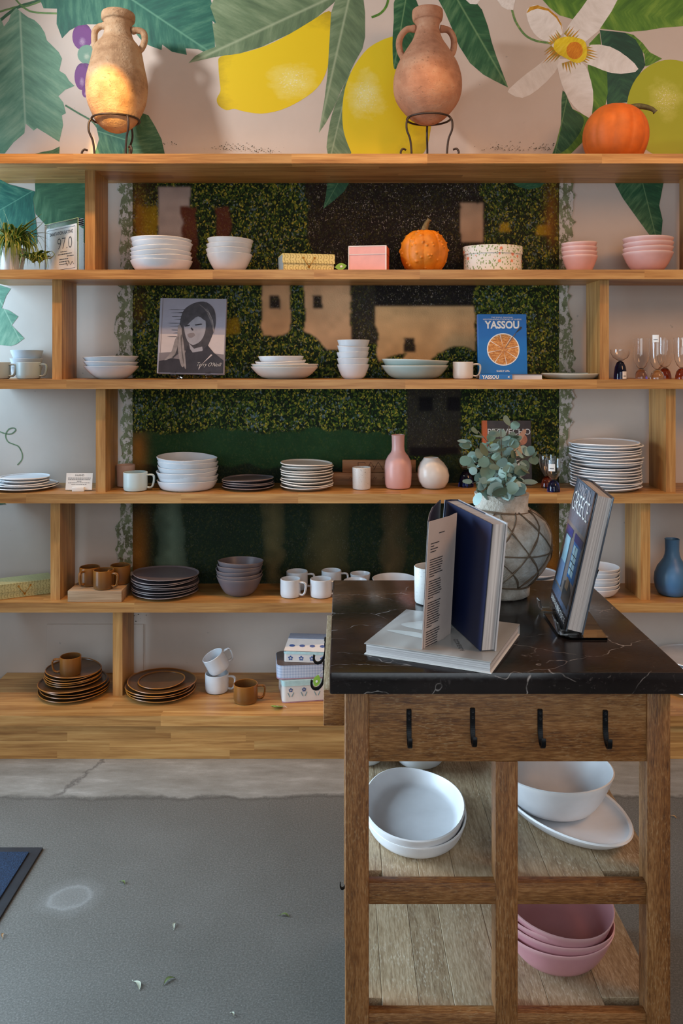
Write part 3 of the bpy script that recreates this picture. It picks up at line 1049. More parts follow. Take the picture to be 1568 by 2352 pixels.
# ------------------------------------------------------------------ kitchen island table
TZ = 0.884           # top of the marble
TX0, TX1, TY0, TY1 = -0.022, 0.636, 1.54, 2.185
table = thing('kitchen_island', 'rustic brown wooden island table with black marble top and iron hooks', 'table', (0, 0, 0))
box('marble_top', TX0, TX1, TY0, TY1, TZ - .041, TZ, M_MARBLE, table, bevel=.004)
LW = .0445
LX0, LX1 = 0.0066, 0.6140
LY0, LY1 = 1.565, 2.155
ZL_ = TZ - .041
for lx in (LX0, LX1 - LW):
    for ly in (LY0, LY1 - LW):
        box('leg', lx, lx + LW, ly, ly + LW, 0, ZL_, M_TABZ, table, bevel=.0025)
box('apron', LX0 + LW, LX1 - LW, LY0 + .003, LY0 + .026, .707, ZL_, M_TABX, table, bevel=.0015)
box('apron', LX0 + LW, LX1 - LW, LY1 - .026, LY1 - .003, .707, ZL_, M_TABX, table, bevel=.0015)
for lx in (LX0 + .006, LX1 - .028):
    box('side_apron', lx, lx + .022, LY0 + LW, LY1 - LW, .735, ZL_, M_TABY, table, bevel=.0015)
box('centre_post', PX(1138, LY0), PX(1190, LY0), LY0 + .003, LY0 + .045, 0.06, .707, M_TABZ, table, bevel=.002)
for zt, zb in ((.480, .4395), (.236, .195)):
    box('front_rail', LX0 + LW, LX1 - LW, LY0 + .004, LY0 + .024, zb, zt, M_TABX, table, bevel=.0015)
    box('front_rail', LX0 + LW, LX1 - LW, LY1 - .024, LY1 - .004, zb, zt, M_TABX, table, bevel=.0015)
    for lx in (LX0 + .004, LX1 - .026):
        box('side_rail', lx, lx + .022, LY0 + LW, LY1 - LW, zb, zt - .012, M_TABY, table, bevel=.0015)
    r3 = random.Random(int(zt * 1000))
    sh = bpy.data.objects.new('lower_shelf', None)
    link(sh, table)
    xs = [LX0 + .003, .078, .148, .215, .312, .395, .50, LX1 - .003]
    for a, b in zip(xs[:-1], xs[1:]):
        ya = LY0 + .0245
        yb = LY1 - .0245
        if a < LX0 + .01 or b > LX1 - .01:
            ya, yb = LY0 + LW + .001, LY1 - LW - .001
        box('plank', a, b - .0006, ya, yb, zt - .018, zt - r3.uniform(.0015, .0025), M_TABY, sh, bevel=.0008, seg=1)
# hook rail fixed along the left side
box('hook_rail', -.0355, .0055, 1.660, 2.130, .733, .8045, M_TABX, table, bevel=.002)
box('rail_cap', -.0360, .0055, 1.659, 2.131, .8046, .8085, M_TABY, table, bevel=.001)


def hook_mesh():
    bm = bmesh.new()
    me1 = sweep_mesh('hook', curve_pts([(0, -.002, .062), (0, -.002, .045), (0, -.0025, .028), (0, -.006, .014), (0, -.013, .004), (0, -.022, .001), (0, -.0285, .006), (0, -.030, .015), (0, -.029, .019)], 4),
                     [1.0] * 12 + [.95] * 12 + [.9] * 9, M_BLACK, flat=(.0056, .0092), up=(0, -1, 0))
    bm.from_mesh(me1)
    bmesh.ops.bevel(bm, geom=list(bm.edges), offset=.0010, segments=2, affect='EDGES')
    me = bpy.data.meshes.new('hook')
    bm.to_mesh(me)
    bm.free()
    me.materials.append(M_BLACK)
    return me


HM = hook_mesh()
SCREW = lathe_mesh('screw', [(0, 0), (.0030, 0), (.0030, .0010), (.0022, .0016), (0, .0012)], plain('screw_head', C(52, 52, 54), .4, .2, Metallic=.8), 14)


def hook(loc, rz=0.0):
    h = put('hook', HM, table, loc, (0, 0, rz))
    for z in (.056, .045):
        put('screw', SCREW, h, (0, -.0042, z), (R(90), 0, 0))
    return h


for p, top in ((939, 1627), (1085, 1624), (1240, 1627), (1390, 1629)):
    hook((PX(p, LY0), LY0 + .003, PZ(top, LY0) - .064))
for d_ in (1.83, 1.985):
    hook((-.0355, d_, .739), R(-90))
hook((LX0 + .0035, 1.63, .430), R(-90)).scale = (.8, .42, .6)

# ------------------------------------------------------------------ mugs


def mug_set(name, mat, Rr=.042, h=.070, hand=.027, t=.0035):
    body = lathe_mesh('mug_body', [(0, 0), (Rr * .80, 0), (Rr * .93, .003), (Rr * .99, .010), (Rr, .02), (Rr, h - .0012), (Rr - t * .5, h), (Rr - t, h - .0012), (Rr - t, .012), (Rr * .86 - t, .0055), (0, .0045)], mat, 36)
    hp = curve_pts([(Rr - .002, 0, h * .84), (Rr + hand * .55, 0, h * .86), (Rr + hand * .95, 0, h * .80), (Rr + hand * .98, 0, h * .55), (Rr + hand * .78, 0, h * .26), (Rr + hand * .45, 0, h * .17), (Rr - .002, 0, h * .20)], 4)
    me = sweep_mesh('handle', hp, 1.0, mat, flat=(.0068, .0105), up=(0, 0, 1))
    bm = bmesh.new()
    bm.from_mesh(me)
    bmesh.ops.bevel(bm, geom=list(bm.edges), offset=.0018, segments=2, affect='EDGES')
    bm.to_mesh(me)
    bm.free()
    me.polygons.foreach_set('use_smooth', [True] * len(me.polygons))
    return body, me


MUGS = {}


def mug(kind, px, D, z, ang, label, group=None, rot=None, x=None, Rr=.042, h=.070, name='mug'):
    key = (kind.name, round(Rr, 4), round(h, 4))
    if key not in MUGS:
        MUGS[key] = mug_set(name, kind, Rr, h)
    b, hd = MUGS[key]
    o = thing(name, label, 'mug', (PX(px, D) if x is None else x, D, z + .0003), rot or (0, 0, R(ang)), group)
    put('mug_body', b, o)
    put('handle', hd, o)
    return o


# ------------------------------------------------------------------ amphorae and wire stands
def amphora_mat(name, a, b, c, rough_bump):
    s = NT(name)
    o = s.obj()
    n = s.noise(o, 9, 6, .65)
    n2 = s.noise(o, 70, 5, .65)
    rings = s.noise(s.scalev(o, (3, 3, 70)), 1.0, 3)
    col = s.ramp(s.math('ADD', s.math('MULTIPLY', n, .86), s.math('MULTIPLY', rings, .14)), [(.34, a), (.5, b), (.66, c)])
    col = s.mix(s.ramp(n2, [(.60, 0.0), (.68, .5)]), col, C(96, 66, 44))
    return s.out(col, .85, s.math('ADD', n2, s.math('MULTIPLY', rings, .35)), rough_bump, .005)


M_AMPH1 = amphora_mat('weathered_clay', C(150, 110, 76), C(190, 150, 112), C(206, 176, 142), .9)
M_AMPH2 = amphora_mat('terracotta', C(154, 106, 80), C(184, 132, 102), C(200, 156, 126), .45)


def amphora(prof, cx, D, tilt, mat, handles, label):
    k = kk(D) / 2
    pts = [(hw * k, EYE + (HY - y / 2) * kk(D)) for y, hw in prof]
    zb = pts[-1][1]
    out = [(r, z - zb) for r, z in pts][::-1]          # bottom -> top
    top = out[-1]
    inner = [(top[0] - .010, top[1] - .002), (top[0] - .016, top[1] - .03), (top[0] - .018, top[1] - .09), (0, top[1] - .10)]
    sm = [(p.x, p.y) for p in curve_pts([Vector(p) for p in out], 4)]
    sm = [(max(0, r), z) for r, z in sm]
    sm[0] = (0, 0)
    a = thing('amphora', label, 'amphora', (PX(cx, D), D, zb), (0, R(tilt), 0))
    put('amphora_body', lathe_mesh('amphora_body', sm + inner, mat, 64, ang=60), a)
    for hs in handles:
        P = [((x / 2 - cx) * kk(D), 0.0, EYE + (HY - y / 2) * kk(D) - zb) for x, y in hs]
        c = curve_pts(P, 5)
        put('handle', sweep_mesh('handle', c, [.0125 if 2 < i < len(c) - 3 else .015 for i in range(len(c))], mat, 12, up=(0, 1, 0)), a)
    return a, zb


DA = 3.25
aL = amphora([(57, 60), (62, 72), (75, 76), (95, 74), (103, 64), (115, 62), (150, 62), (180, 72), (205, 92), (230, 107), (300, 122), (360, 136), (410, 139), (470, 132), (520, 113), (560, 92), (590, 62), (606, 30), (612, 0)],
             266, DA, 1.2, M_AMPH1, [[(476, 120), (448, 124), (427, 145), (424, 180), (428, 218), (440, 232)], [(596, 140), (625, 138), (650, 150), (655, 185), (642, 220), (622, 238)]],
             'weathered clay amphora lit golden, on the shelf in front of the grapes')
aR = amphora([(47, 66), (52, 70), (75, 71), (95, 66), (103, 58), (130, 54), (160, 60), (190, 72), (230, 98), (260, 116), (300, 138), (350, 153), (390, 157), (430, 154), (470, 140), (510, 112), (545, 78), (566, 42), (575, 0)],
             981.5, DA, 0, M_AMPH2, [[(1568 + 340, 132), (1568 + 300, 136), (1568 + 272, 168), (1568 + 264, 205), (1568 + 272, 245), (1568 + 290, 272)],
                                    [(1568 + 452, 132), (1568 + 492, 140), (1568 + 514, 175), (1568 + 516, 215), (1568 + 508, 245), (1568 + 492, 265)]],
             'terracotta amphora with incised bands in front of the round lemon')


def wire_stand(cx, rz, Rr, angs, label):
    x = PX(cx, DA)
    st = thing('wire_stand', label, 'stand', (x, DA, Z1), group='wire amphora stands')
    put('ring', sweep_mesh('ring', [(Rr * math.cos(i * math.pi / 24), Rr * math.sin(i * math.pi / 24), rz - Z1) for i in range(48)], .0042, M_WIRE, 8, True), st)
    H = rz - Z1
    prof = [(Rr, H), (Rr + .010, H - .018), (Rr + .010, H - .05), (Rr - .004, H - .085), (Rr - .010, .035), (Rr - .008, .012), (Rr + .002, .0046), (Rr + .018, .0046), (Rr + .030, .012), (Rr + .036, .028), (Rr + .028, .042), (Rr + .014, .040)]
    for a in angs:
        c, s_ = math.cos(R(a)), math.sin(R(a))
        put('leg', sweep_mesh('leg', curve_pts([(r * c, r * s_, z) for r, z in prof], 5), .0042, M_WIRE, 8, up=(-s_, c, 0)), st)


wire_stand(266, 2.384, .090, (196, -48, 66), 'bent dark wire stand holding up the weathered clay amphora')
wire_stand(984, 2.388, .084, (202, -24, 88), 'bent dark wire stand holding up the terracotta amphora')

# ------------------------------------------------------------------ pumpkins


def pumpkin(name, label, x, D, z, Rr, h, ribs, depth, mat, wart=0, seed=1, stem=None, stem_r=.012, lean=0):
    r4 = random.Random(seed)
    V, Fc = [], []
    nu, nv = (240, 110) if wart else (120, 48)
    wl = [(Vector((r4.gauss(0, 1), r4.gauss(0, 1) - .3, r4.gauss(0, .8) + .15)).normalized(), r4.uniform(.05, .10), r4.uniform(.5, 1.0)) for _ in range(wart)]
    for j in range(nv + 1):
        ph = math.pi * j / nv
        for i in range(nu):
            th = 2 * math.pi * i / nu
            rib = 1 - depth * (1 - abs(math.cos(ribs * th / 2 + .4 * math.sin(th))) ** .6) * math.sin(ph) ** .5
            d = Vector((math.sin(ph) * math.cos(th), math.sin(ph) * math.sin(th), math.cos(ph)))
            q = rib
            for w, wr, wh in wl:
                e = (d - w).length
                if e < wr:
                    q += .075 * wh * (1 - (e / wr) ** 2) ** 1.5
            r = math.sin(ph) ** .82 * Rr * q
            zz = math.cos(ph) * (h / 2) * (1 - .16 * math.exp(-(math.sin(ph) / .22) ** 2)) * (q if wart else 1)
            V.append((r * math.cos(th), r * math.sin(th), zz + h / 2 * .86))
    for j in range(nv):
        for i in range(nu):
            a, b = j * nu + i, j * nu + (i + 1) % nu
            Fc.append((a, a + nu, b + nu, b))
    o = thing(name, label, 'pumpkin', (x, D, z), (0, R(lean), 0))
    put('flesh', mesh('flesh', V, Fc, mat, True), o)
    top = h * .86 - .004
    c = curve_pts([(a, b, top + c_) for a, b, c_ in stem], 5)
    n = len(c)
    sm = plain(name + '_stem', C(96, 92, 58) if not wart else C(142, 108, 60), .7, .35, 90, .5)
    put('stem', sweep_mesh('stem', c, [stem_r * (1.5 - .9 * (i / n) + (.35 if i > n - 3 else 0)) for i in range(n)], sm, 9), o)


M_PUMP = plain('orange_rind', C(198, 98, 22), .6, .16, 18, .2, 90)
M_PUMP2 = plain('golden_rind', C(212, 122, 18), .5, .22, 22, .3, 90)
pumpkin('pumpkin', 'smooth orange pumpkin with curved stem on the top shelf', PX(1408, 3.27), 3.27, Z1, .125, .248, 11, .045, M_PUMP, 0, 2, [(0.02, 0, -.01), (.045, -.005, .012), (.085, -.01, .020), (.125, -.01, .014), (.143, -.01, .002)], .0105, 5)
pumpkin('warty_pumpkin', 'warty golden pumpkin with brown stem between pink box and floral box', PX(973, 3.29), 3.29, Z2, .094, .182, 9, .05, M_PUMP2, 60, 6, [(0, 0, -.008), (.004, 0, .02), (.012, 0, .042), (.022, -.004, .056)], .0105)

# ------------------------------------------------------------------ bowls and plates on the shelves
GW = 'white bowls on the shelves'
m = lathe_mesh('shallow_bowl', bowl_prof(.119, .042, .086, .005, .5), M_WHITE_SAT, 44, wob=.012, ph=1, zwob=.0015)
stack('shallow_bowl', m, 6, PX(371.5, 3.29), 3.29, Z2, .0175, 'shallow white bowl', 'the tall stack left of the four deep bowls', 'bowl', 'white shallow bowls on the upper shelf', tilt=1.6, tilts={5: (0, 1.5), 4: (0, -1.0)})
m = lathe_mesh('deep_bowl', bowl_prof(.0895, .069, .048, .0042, .62), M_WHITE, 44, wob=.006)
stack('deep_bowl', m, 4, PX(527, 3.29), 3.29, Z2, .0193, 'deep white bowl', 'the stack left of the yellow patterned box', 'bowl', 'white deep bowls on the upper shelf', tilts={3: (0, -2.2)})
m = lathe_mesh('small_pink_bowl', bowl_prof(.069, .064, .042, .004, .75), M_PINK, 40, wob=.005)
stack('pink_bowl', m, 4, PX(1331, 3.30), 3.30, Z2, .0173, 'small pink bowl', 'the stack beside the floral oval box', 'bowl', 'small pink bowls', tilts={3: (0, 1.8)})
m = lathe_mesh('large_pink_bowl', bowl_prof(.0955, .074, .045, .0042, .55), M_PINK, 44, wob=.005)
stack('pink_bowl', m, 4, PX(1487, 3.28), 3.28, Z2, .0187, 'large pink bowl', 'the stack at the right end of its shelf', 'bowl', 'large pink bowls', tilts={3: (0, 0.8)})

m = lathe_mesh('small_white_bowl', bowl_prof(.064, .048, .036, .0042, .55), M_WHITE, 40, wob=.006)
stack('small_bowl', m, 3, PX(60, 3.385), 3.385, Z3 + .0, .032, 'small white bowl', 'the stack behind the grey green mugs', 'bowl', 'small white bowls at the left end')
mug(M_GREYG, 66, 3.27, Z3, -8, 'grey green mug in front of the three small white bowls', 'grey green mugs', Rr=.046, h=.066)
mug(M_GREYG, -4, 3.27, Z3, -8, 'grey green mug cut off by the left picture edge', 'grey green mugs', Rr=.046, h=.066)
m = lathe_mesh('wide_bowl', bowl_prof(.107, .050, .052, .0045, .7), M_WHITE, 44, wob=.008, zwob=.001)
stack('wide_bowl', m, 3, PX(256, 3.30), 3.30, Z3, .0180, 'wide white bowl', 'the stack left of the portrait book', 'bowl', 'wide white bowls', tilts={2: (0, 1.2)})
m = lathe_mesh('serving_bowl', bowl_prof(.132, .047, .070, .0045, .55), M_CREAM, 48, wob=.006)
stack('serving_bowl', m, 2, PX(653, 3.31), 3.31, Z3, .0105, 'large cream serving bowl', 'the mixed stack under smaller dishes', 'bowl', 'cream serving bowls')
m = lathe_mesh('cream_dish', bowl_prof(.104, .034, .07, .0042, .5), M_WHITE_SAT, 44, wob=.006)
for i, (zz, lx, ty, rs) in enumerate(((.024, -6, -1.5, 1.0), (.037, -8, -3.2, .97), (.054, -8, .8, .87))):
    o = put('dish', m, None, (PX(653 + lx, 3.31), 3.31, Z3 + zz), (0, R(ty), i), (rs, rs, 1))
    tag(o, ['lowest of three white dishes nested in the cream serving bowls', 'middle of three white dishes nested in the cream serving bowls', 'topmost of three white dishes nested in the cream serving bowls'][i], 'dish', 'white dishes in the serving bowls')
m = lathe_mesh('tall_bowl', bowl_prof(.064, .056, .036, .004, .6), M_WHITE, 40, wob=.006)
stack('tall_bowl', m, 5, PX(811, 3.30), 3.30, Z3, .0238, 'small deep white bowl', 'the tall stack of five', 'bowl', 'five small deep bowls', tilts={3: (0, -4.0), 4: (0, 1.0), 2: (0, 1.5)})
m = lathe_mesh('sage_bowl', bowl_prof(.133, .052, .075, .0045, .55), M_SAGE, 48, wob=.004)
stack('sage_bowl', m, 2, PX(952, 3.31), 3.31, Z3, .0205, 'wide sage green bowl', 'the pair left of the cream mug', 'bowl', 'sage bowls', tilts={1: (0, 2.2)})
mug(M_CREAM, 1063, 3.27, Z3, -6, 'cream mug beside the blue cookbook', Rr=.0395, h=.067)
m = lathe_mesh('serving_plate', plate_prof(.115, .022, .005, .78), M_SAGE, 48)
tag(put('serving_plate', m, None, (PX(1310, 3.31), 3.31, Z3 + .0003)), 'single pale sage plate right of the lying cookbook', 'plate')

# middle-lower shelf
m = lathe_mesh('flat_plate', plate_prof(.128, .015), M_WHITE_SAT, 48, wob=.010, ph=2, zwob=.001)
stack('large_plate', m, 2, PX(57, 3.315), 3.315, Z4, .0085, 'large white plate', 'the pile at the left end under small plates', 'plate', 'large white plates at the left end')
m = lathe_mesh('side_plate', plate_prof(.096, .014), M_WHITE_SAT, 48, wob=.012, ph=.6, zwob=.001)
stack('side_plate', m, 3, PX(56, 3.315), 3.315, Z4 + .0135, .0105, 'small white plate', 'the pile on large plates at the left end', 'plate', 'small white plates at the left end')
m = lathe_mesh('blush_cup', [(0, 0), (.030, 0), (.034, .003), (.0365, .086), (.035, .087), (.0335, .085), (.031, .006), (0, .005)], M_BLUSH, 32)
tag(put('blush_cup', m, None, (PX(289, 3.37), 3.37, Z4 + .0003)), 'blush clay tumbler half hidden behind the pale aqua mug', 'cup')
mug(M_AQUA, 311, 3.262, Z4, -4, 'pale aqua mug right of the upright on the plate shelf', Rr=.0465, h=.072)
m = lathe_mesh('deep_plate', bowl_prof(.119, .036, .095, .0048, .5), M_WHITE, 48, wob=.006, ph=.4, zwob=.0014)
stack('deep_plate', m, 6, PX(430, 3.31), 3.31, Z4, .0178, 'deep white plate', 'the stack between aqua mug and grey plates', 'plate', 'deep white plates', tilt=1.4, tilts={5: (0, 2.4), 4: (0, 1.8), 3: (0, -1.8), 2: (0, -.6), 1: (0, -2.2)})
m = lathe_mesh('grey_plate', plate_prof(.103, .0145, .0058), M_LILAC, 48, wob=.008, ph=1.2, zwob=.0012)
stack('grey_plate', m, 4, PX(570, 3.31), 3.31, Z4, .0095, 'dark grey plate', 'the low stack left of the cream plates', 'plate', 'dark grey plates', tilts={3: (0, -1.8), 2: (0, -1.2)})
m = lathe_mesh('cream_plate', plate_prof(.104, .016, .0070), M_CREAM, 48, wob=.008, ph=2.2, zwob=.0014)
stack('cream_plate', m, 9, PX(704, 3.31), 3.31, Z4, .0110, 'cream stoneware plate', 'the stack left of the speckled tumbler', 'plate', 'cream stoneware plates', jit=.004, tilts={8: (0, 1.6), 5: (0, 1.0), 3: (0, -1)})
tum = lathe_mesh('tumbler', [(0, 0), (.030, 0), (.034, .002), (.0352, .008), (.0362, .084), (.0350, .0855), (.0335, .084), (.032, .008), (0, .006)], M_SPECK, 40)
tag(put('speckled_tumbler', tum, None, (PX(830, 3.30), 3.30, Z4 + .0003)), 'speckled off-white tumbler in front of the wooden boards', 'tumbler')
m = lathe_mesh('pink_vase', [(0, 0), (.040, 0), (.047, .004), (.0515, .016), (.0535, .05), (.0535, .085), (.050, .108), (.040, .128), (.030, .140), (.0258, .150), (.0245, .165), (.0255, .205), (.0268, .210), (.0248, .2115), (.0235, .205), (.0225, .165), (.02, .12), (0, .11)], M_PINKV, 44)
tag(put('pink_vase', m, None, (PX(914, 3.32), 3.32, Z4 + .0003)), 'matte pink bottle vase with slim neck beside the round white vase', 'vase')


def sk(v):
    return Vector((v.x - .010 * (v.z / .12) ** 2 - .004, v.y, v.z))


m = lathe_mesh('pebble_vase', [(0, 0), (.032, 0), (.045, .006), (.0585, .028), (.0630, .052), (.0590, .078), (.047, .100), (.034, .114), (.0285, .121), (.0265, .1205), (.028, .112), (.03, .09), (0, .08)], M_PEARL, 44, skew=sk)
tag(put('pebble_vase', m, None, (PX(998, 3.32), 3.32, Z4 + .0003)), 'round pearl white pebble vase with a lopsided mouth', 'vase')
m = lathe_mesh('dinner_plate', plate_prof(.137, .0170, .0074, .72), M_WHITE_SAT, 56, wob=.008, ph=.9, zwob=.0016)
stack('dinner_plate', m, 16, PX(1391, 3.31), 3.31, Z4, .0112, 'off-white dinner plate', 'the tallest plate stack by the right upright', 'plate', 'off-white dinner plates', jit=.006, tilt=1.0)

# lower shelf
box_r = box('riser_block', PX(155, 3.19), PX(279, 3.19), 3.191, 3.345, Z5 + .0003, Z5 + .043, M_BLOCK, None, bevel=.0015)
tag(box_r, 'pale wooden riser block under three brown mugs', 'block')
mug(M_BROWN, 206, 3.275, Z5 + .043, -108, 'brown mug at the left on the riser block, handle towards front', 'brown mugs on the riser', Rr=.039, h=.072)
mug(M_BROWN, 238, 3.228, Z5 + .043, -22, 'brown mug nearest the front on the riser block', 'brown mugs on the riser', Rr=.039, h=.072)
mug(M_BROWN, 276, 3.302, Z5 + .043, -120, 'brown mug at the right rear of the riser block', 'brown mugs on the riser', Rr=.039, h=.072)
m = lathe_mesh('slate_plate', plate_prof(.129, .0150, .0058), M_LILAC, 52, wob=.010, ph=.3, zwob=.0016)
stack('slate_plate', m, 8, PX(380, 3.315), 3.315, Z5, .0096, 'slate grey plate', 'the tall stack beside the riser block', 'plate', 'slate grey plates', jit=.005, tilts={7: (1.2, -1.6), 6: (.4, -1.2)})
m = lathe_mesh('slate_bowl', bowl_prof(.090, .074, .042, .0045, .55), M_LILAC, 44, wob=.006, zwob=.001)
stack('slate_bowl', m, 5, PX(550, 3.30), 3.30, Z5, .0142, 'slate grey bowl', 'the stack left of the white mugs', 'bowl', 'slate grey bowls', tilts={4: (1.5, -3.5), 3: (0, -2)})
GM = 'white mugs on the lower shelf'
mug(M_WHITE, 667, 3.268, Z5, -24, 'front left white mug of the group by the table corner', GM, Rr=.0395, h=.070)
mug(M_WHITE, 682, 3.375, Z5, -6, 'rear left white mug, half hidden behind a front mug', GM, Rr=.043, h=.072)
mug(M_WHITE, 737, 3.268, Z5, -10, 'front white mug whose handle the marble corner hides', GM, Rr=.0425, h=.070)
mug(M_WHITE, 761, 3.385, Z5, -10, 'rear white mug above the marble corner', GM, Rr=.040, h=.073)
m = lathe_mesh('dip_bowl', bowl_prof(.041, .060, .026, .004, .5), M_WHITE, 36)
tag(put('dip_bowl', m, None, (PX(827, 3.385), 3.385, Z5 + .0003)), 'small white bowl peeking over the marble at the back', 'bowl')
m = lathe_mesh('white_dish', bowl_prof(.046, .062, .03, .004, .5), M_WHITE, 36)
tag(put('white_dish', m, None, (PX(816, 3.27), 3.27, Z5 + .0003)), 'little white bowl just behind the marble top edge', 'dish')
m = lathe_mesh('oval_bowl', bowl_prof(.088, .050, .05, .0045, .5), M_WHITE_SAT, 44)
tag(put('salad_bowl', m, None, (PX(905, 3.345), 3.345, Z5 + .0003)), 'white salad bowl showing its rim left of the tumbler', 'bowl')
m = lathe_mesh('pasta_bowl', bowl_prof(.085, .034, .055, .0045, .55), M_WHITE_SAT, 44, wob=.004)
stack('pasta_bowl', m, 6, PX(1371, 3.30), 3.30, Z5, .0155, 'small cream bowl', 'the stack right of the leaning book', 'bowl', 'small cream bowls')
m = lathe_mesh('white_plate', plate_prof(.092, .016, .0058), M_WHITE, 44)
stack('white_plate', m, 6, PX(1225, 3.345), 3.345, Z5, .0125, 'white plate', 'the stack behind the netted vase', 'plate', 'white plates behind the vase')
m = lathe_mesh('blue_vase', [(0, 0), (.044, 0), (.054, .006), (.064, .026), (.0685, .055), (.066, .082), (.056, .108), (.042, .128), (.033, .142), (.0285, .156), (.0265, .172), (.0272, .212), (.0285, .2165), (.0265, .218), (.0245, .212), (.0235, .170), (.02, .12), (0, .11)], M_BLUEV, 44)
tag(put('blue_vase', m, None, (PX(1543, 3.30), 3.30, Z5 + .0003)), 'matte blue bottle vase at the right picture edge', 'vase')

# bottom shelf
m = lathe_mesh('brown_plate', plate_prof(.132, .0165, .0058), M_BROWN, 52, wob=.010, ph=.9, zwob=.0018)
stack('brown_plate', m, 4, PX(169, 3.255), 3.255, Z6, .0110, 'large brown plate', 'the pile under small plates and a mug', 'plate', 'large brown plates left', jit=.006, tilts={3: (.6, -1.5)})
ms = lathe_mesh('small_brown_plate', plate_prof(.107, .0150, .0058), M_BROWN, 48, wob=.010, ph=2.1, zwob=.0016)
stack('small_brown_plate', ms, 5, PX(169, 3.265), 3.265, Z6 + .042, .0088, 'small brown plate', 'the pile carrying a brown mug', 'plate', 'small brown plates', jit=.004, tilts={4: (.5, -1.8)})
mug(M_BROWN, 162, 3.225, Z6 + .082, 192, 'brown mug standing on the pile of small brown plates', Rr=.040, h=.070)
stack('brown_plate', m, 4, PX(371, 3.255), 3.255, Z6, .0110, 'large brown plate', 'the pile between upright and white mugs', 'plate', 'large brown plates right', jit=.006, tilts={3: (.4, -1.0)})
ms2 = lathe_mesh('tea_plate', plate_prof(.090, .0135, .0058), M_BROWN, 48, wob=.010, ph=.2, zwob=.0012)
tag(put('small_brown_plate', ms2, None, (PX(371, 3.25), 3.25, Z6 + .0395), (R(.5), R(-1), 0)), 'single small brown plate on the pile between upright and mugs', 'plate')
mug(M_WHITE, 498, 3.268, Z6, -8, 'upright white mug under a tilted mug on the bottom shelf', Rr=.0455, h=.070)
mug(M_WHITE, 0, 3.262, 0, 0, 'white mug tipped on top of another white mug', x=PX(503, 3.262), Rr=.0425, h=.068, rot=(R(4), R(-27), R(14)))
for o in COL.objects:
    if o.get('label') == 'white mug tipped on top of another white mug':
        o.location.z = Z6 + .086
        o.location.x += .004
mug(M_BROWN, 564, 3.170, Z6, 4, 'brown mug right of the stacked white mugs', Rr=.0455, h=.068)
m = lathe_mesh('wide_plate', plate_prof(.140, .0165, .0070), M_WHITE_SAT, 52, wob=.008, zwob=.0015)
stack('wide_plate', m, 11, PX(1594, 3.30), 3.30, Z6, .0112, 'wide off-white plate', 'the stack beyond the table on the bottom shelf', 'plate', 'wide plates at lower right', jit=.005)

# inside the table
m = lathe_mesh('oval_dish', bowl_prof(.106, .034, .087, .006, .45), M_WHITE_SAT, 56, (1, 1.45), wob=.018, ph=.5, zwob=.0025)
for i, (zz, rot) in enumerate(((.0, .04), (.0165, -.05))):
    o = put('oval_dish', m, None, (.152, 1.772 - .006 * i, .4785 + zz), (0, 0, rot), (1 if i == 0 else .985,) * 3)
    tag(o, ['lower of two oval white dishes on the table shelf', 'upper of two oval white dishes on the table shelf'][i], 'dish', 'oval white dishes')
m = lathe_mesh('mixing_bowl', bowl_prof(.085, .055, .05, .005, .6), M_WHITE, 44)
tag(put('mixing_bowl', m, None, (.062, 2.050, .4788), (0, 0, 0), (.62, .62, .8)), 'white bowl behind the oval dishes against the left leg', 'bowl')
tag(put('mixing_bowl', m, None, (.190, 2.045, .4788), (0, 0, 0), (.9, .9, .9)), 'white bowl behind the oval dishes near the centre post', 'bowl')
m = lathe_mesh('platter', plate_prof(.105, .032, .007, .74), M_WHITE_SAT, 64, (1, 1.68), wob=.01, zwob=.0015)
tag(put('platter', m, None, (.474, 1.800, .4788), (0, 0, R(27))), 'oval white platter under the big bowl on the table shelf', 'platter')
m = lathe_mesh('big_bowl', bowl_prof(.125, .088, .062, .006, .52), M_WHITE_SAT, 56, wob=.005)
tag(put('big_bowl', m, None, (.462, 1.822, .4865), (R(-1.5), 0, 0)), 'big white bowl resting on the oval platter', 'bowl')
m = lathe_mesh('rose_bowl', bowl_prof(.108, .068, .06, .0042, .5), M_PINK2, 52, (1, 1.06), wob=.008, zwob=.002)
stack('rose_bowl', m, 4, .444, 1.728, .2345, .0150, 'rose pink bowl', 'the stack on the lowest table shelf', 'bowl', 'rose bowls in the table', tilts={1: (1, 1), 2: (2, 1.0), 3: (3, 1)})

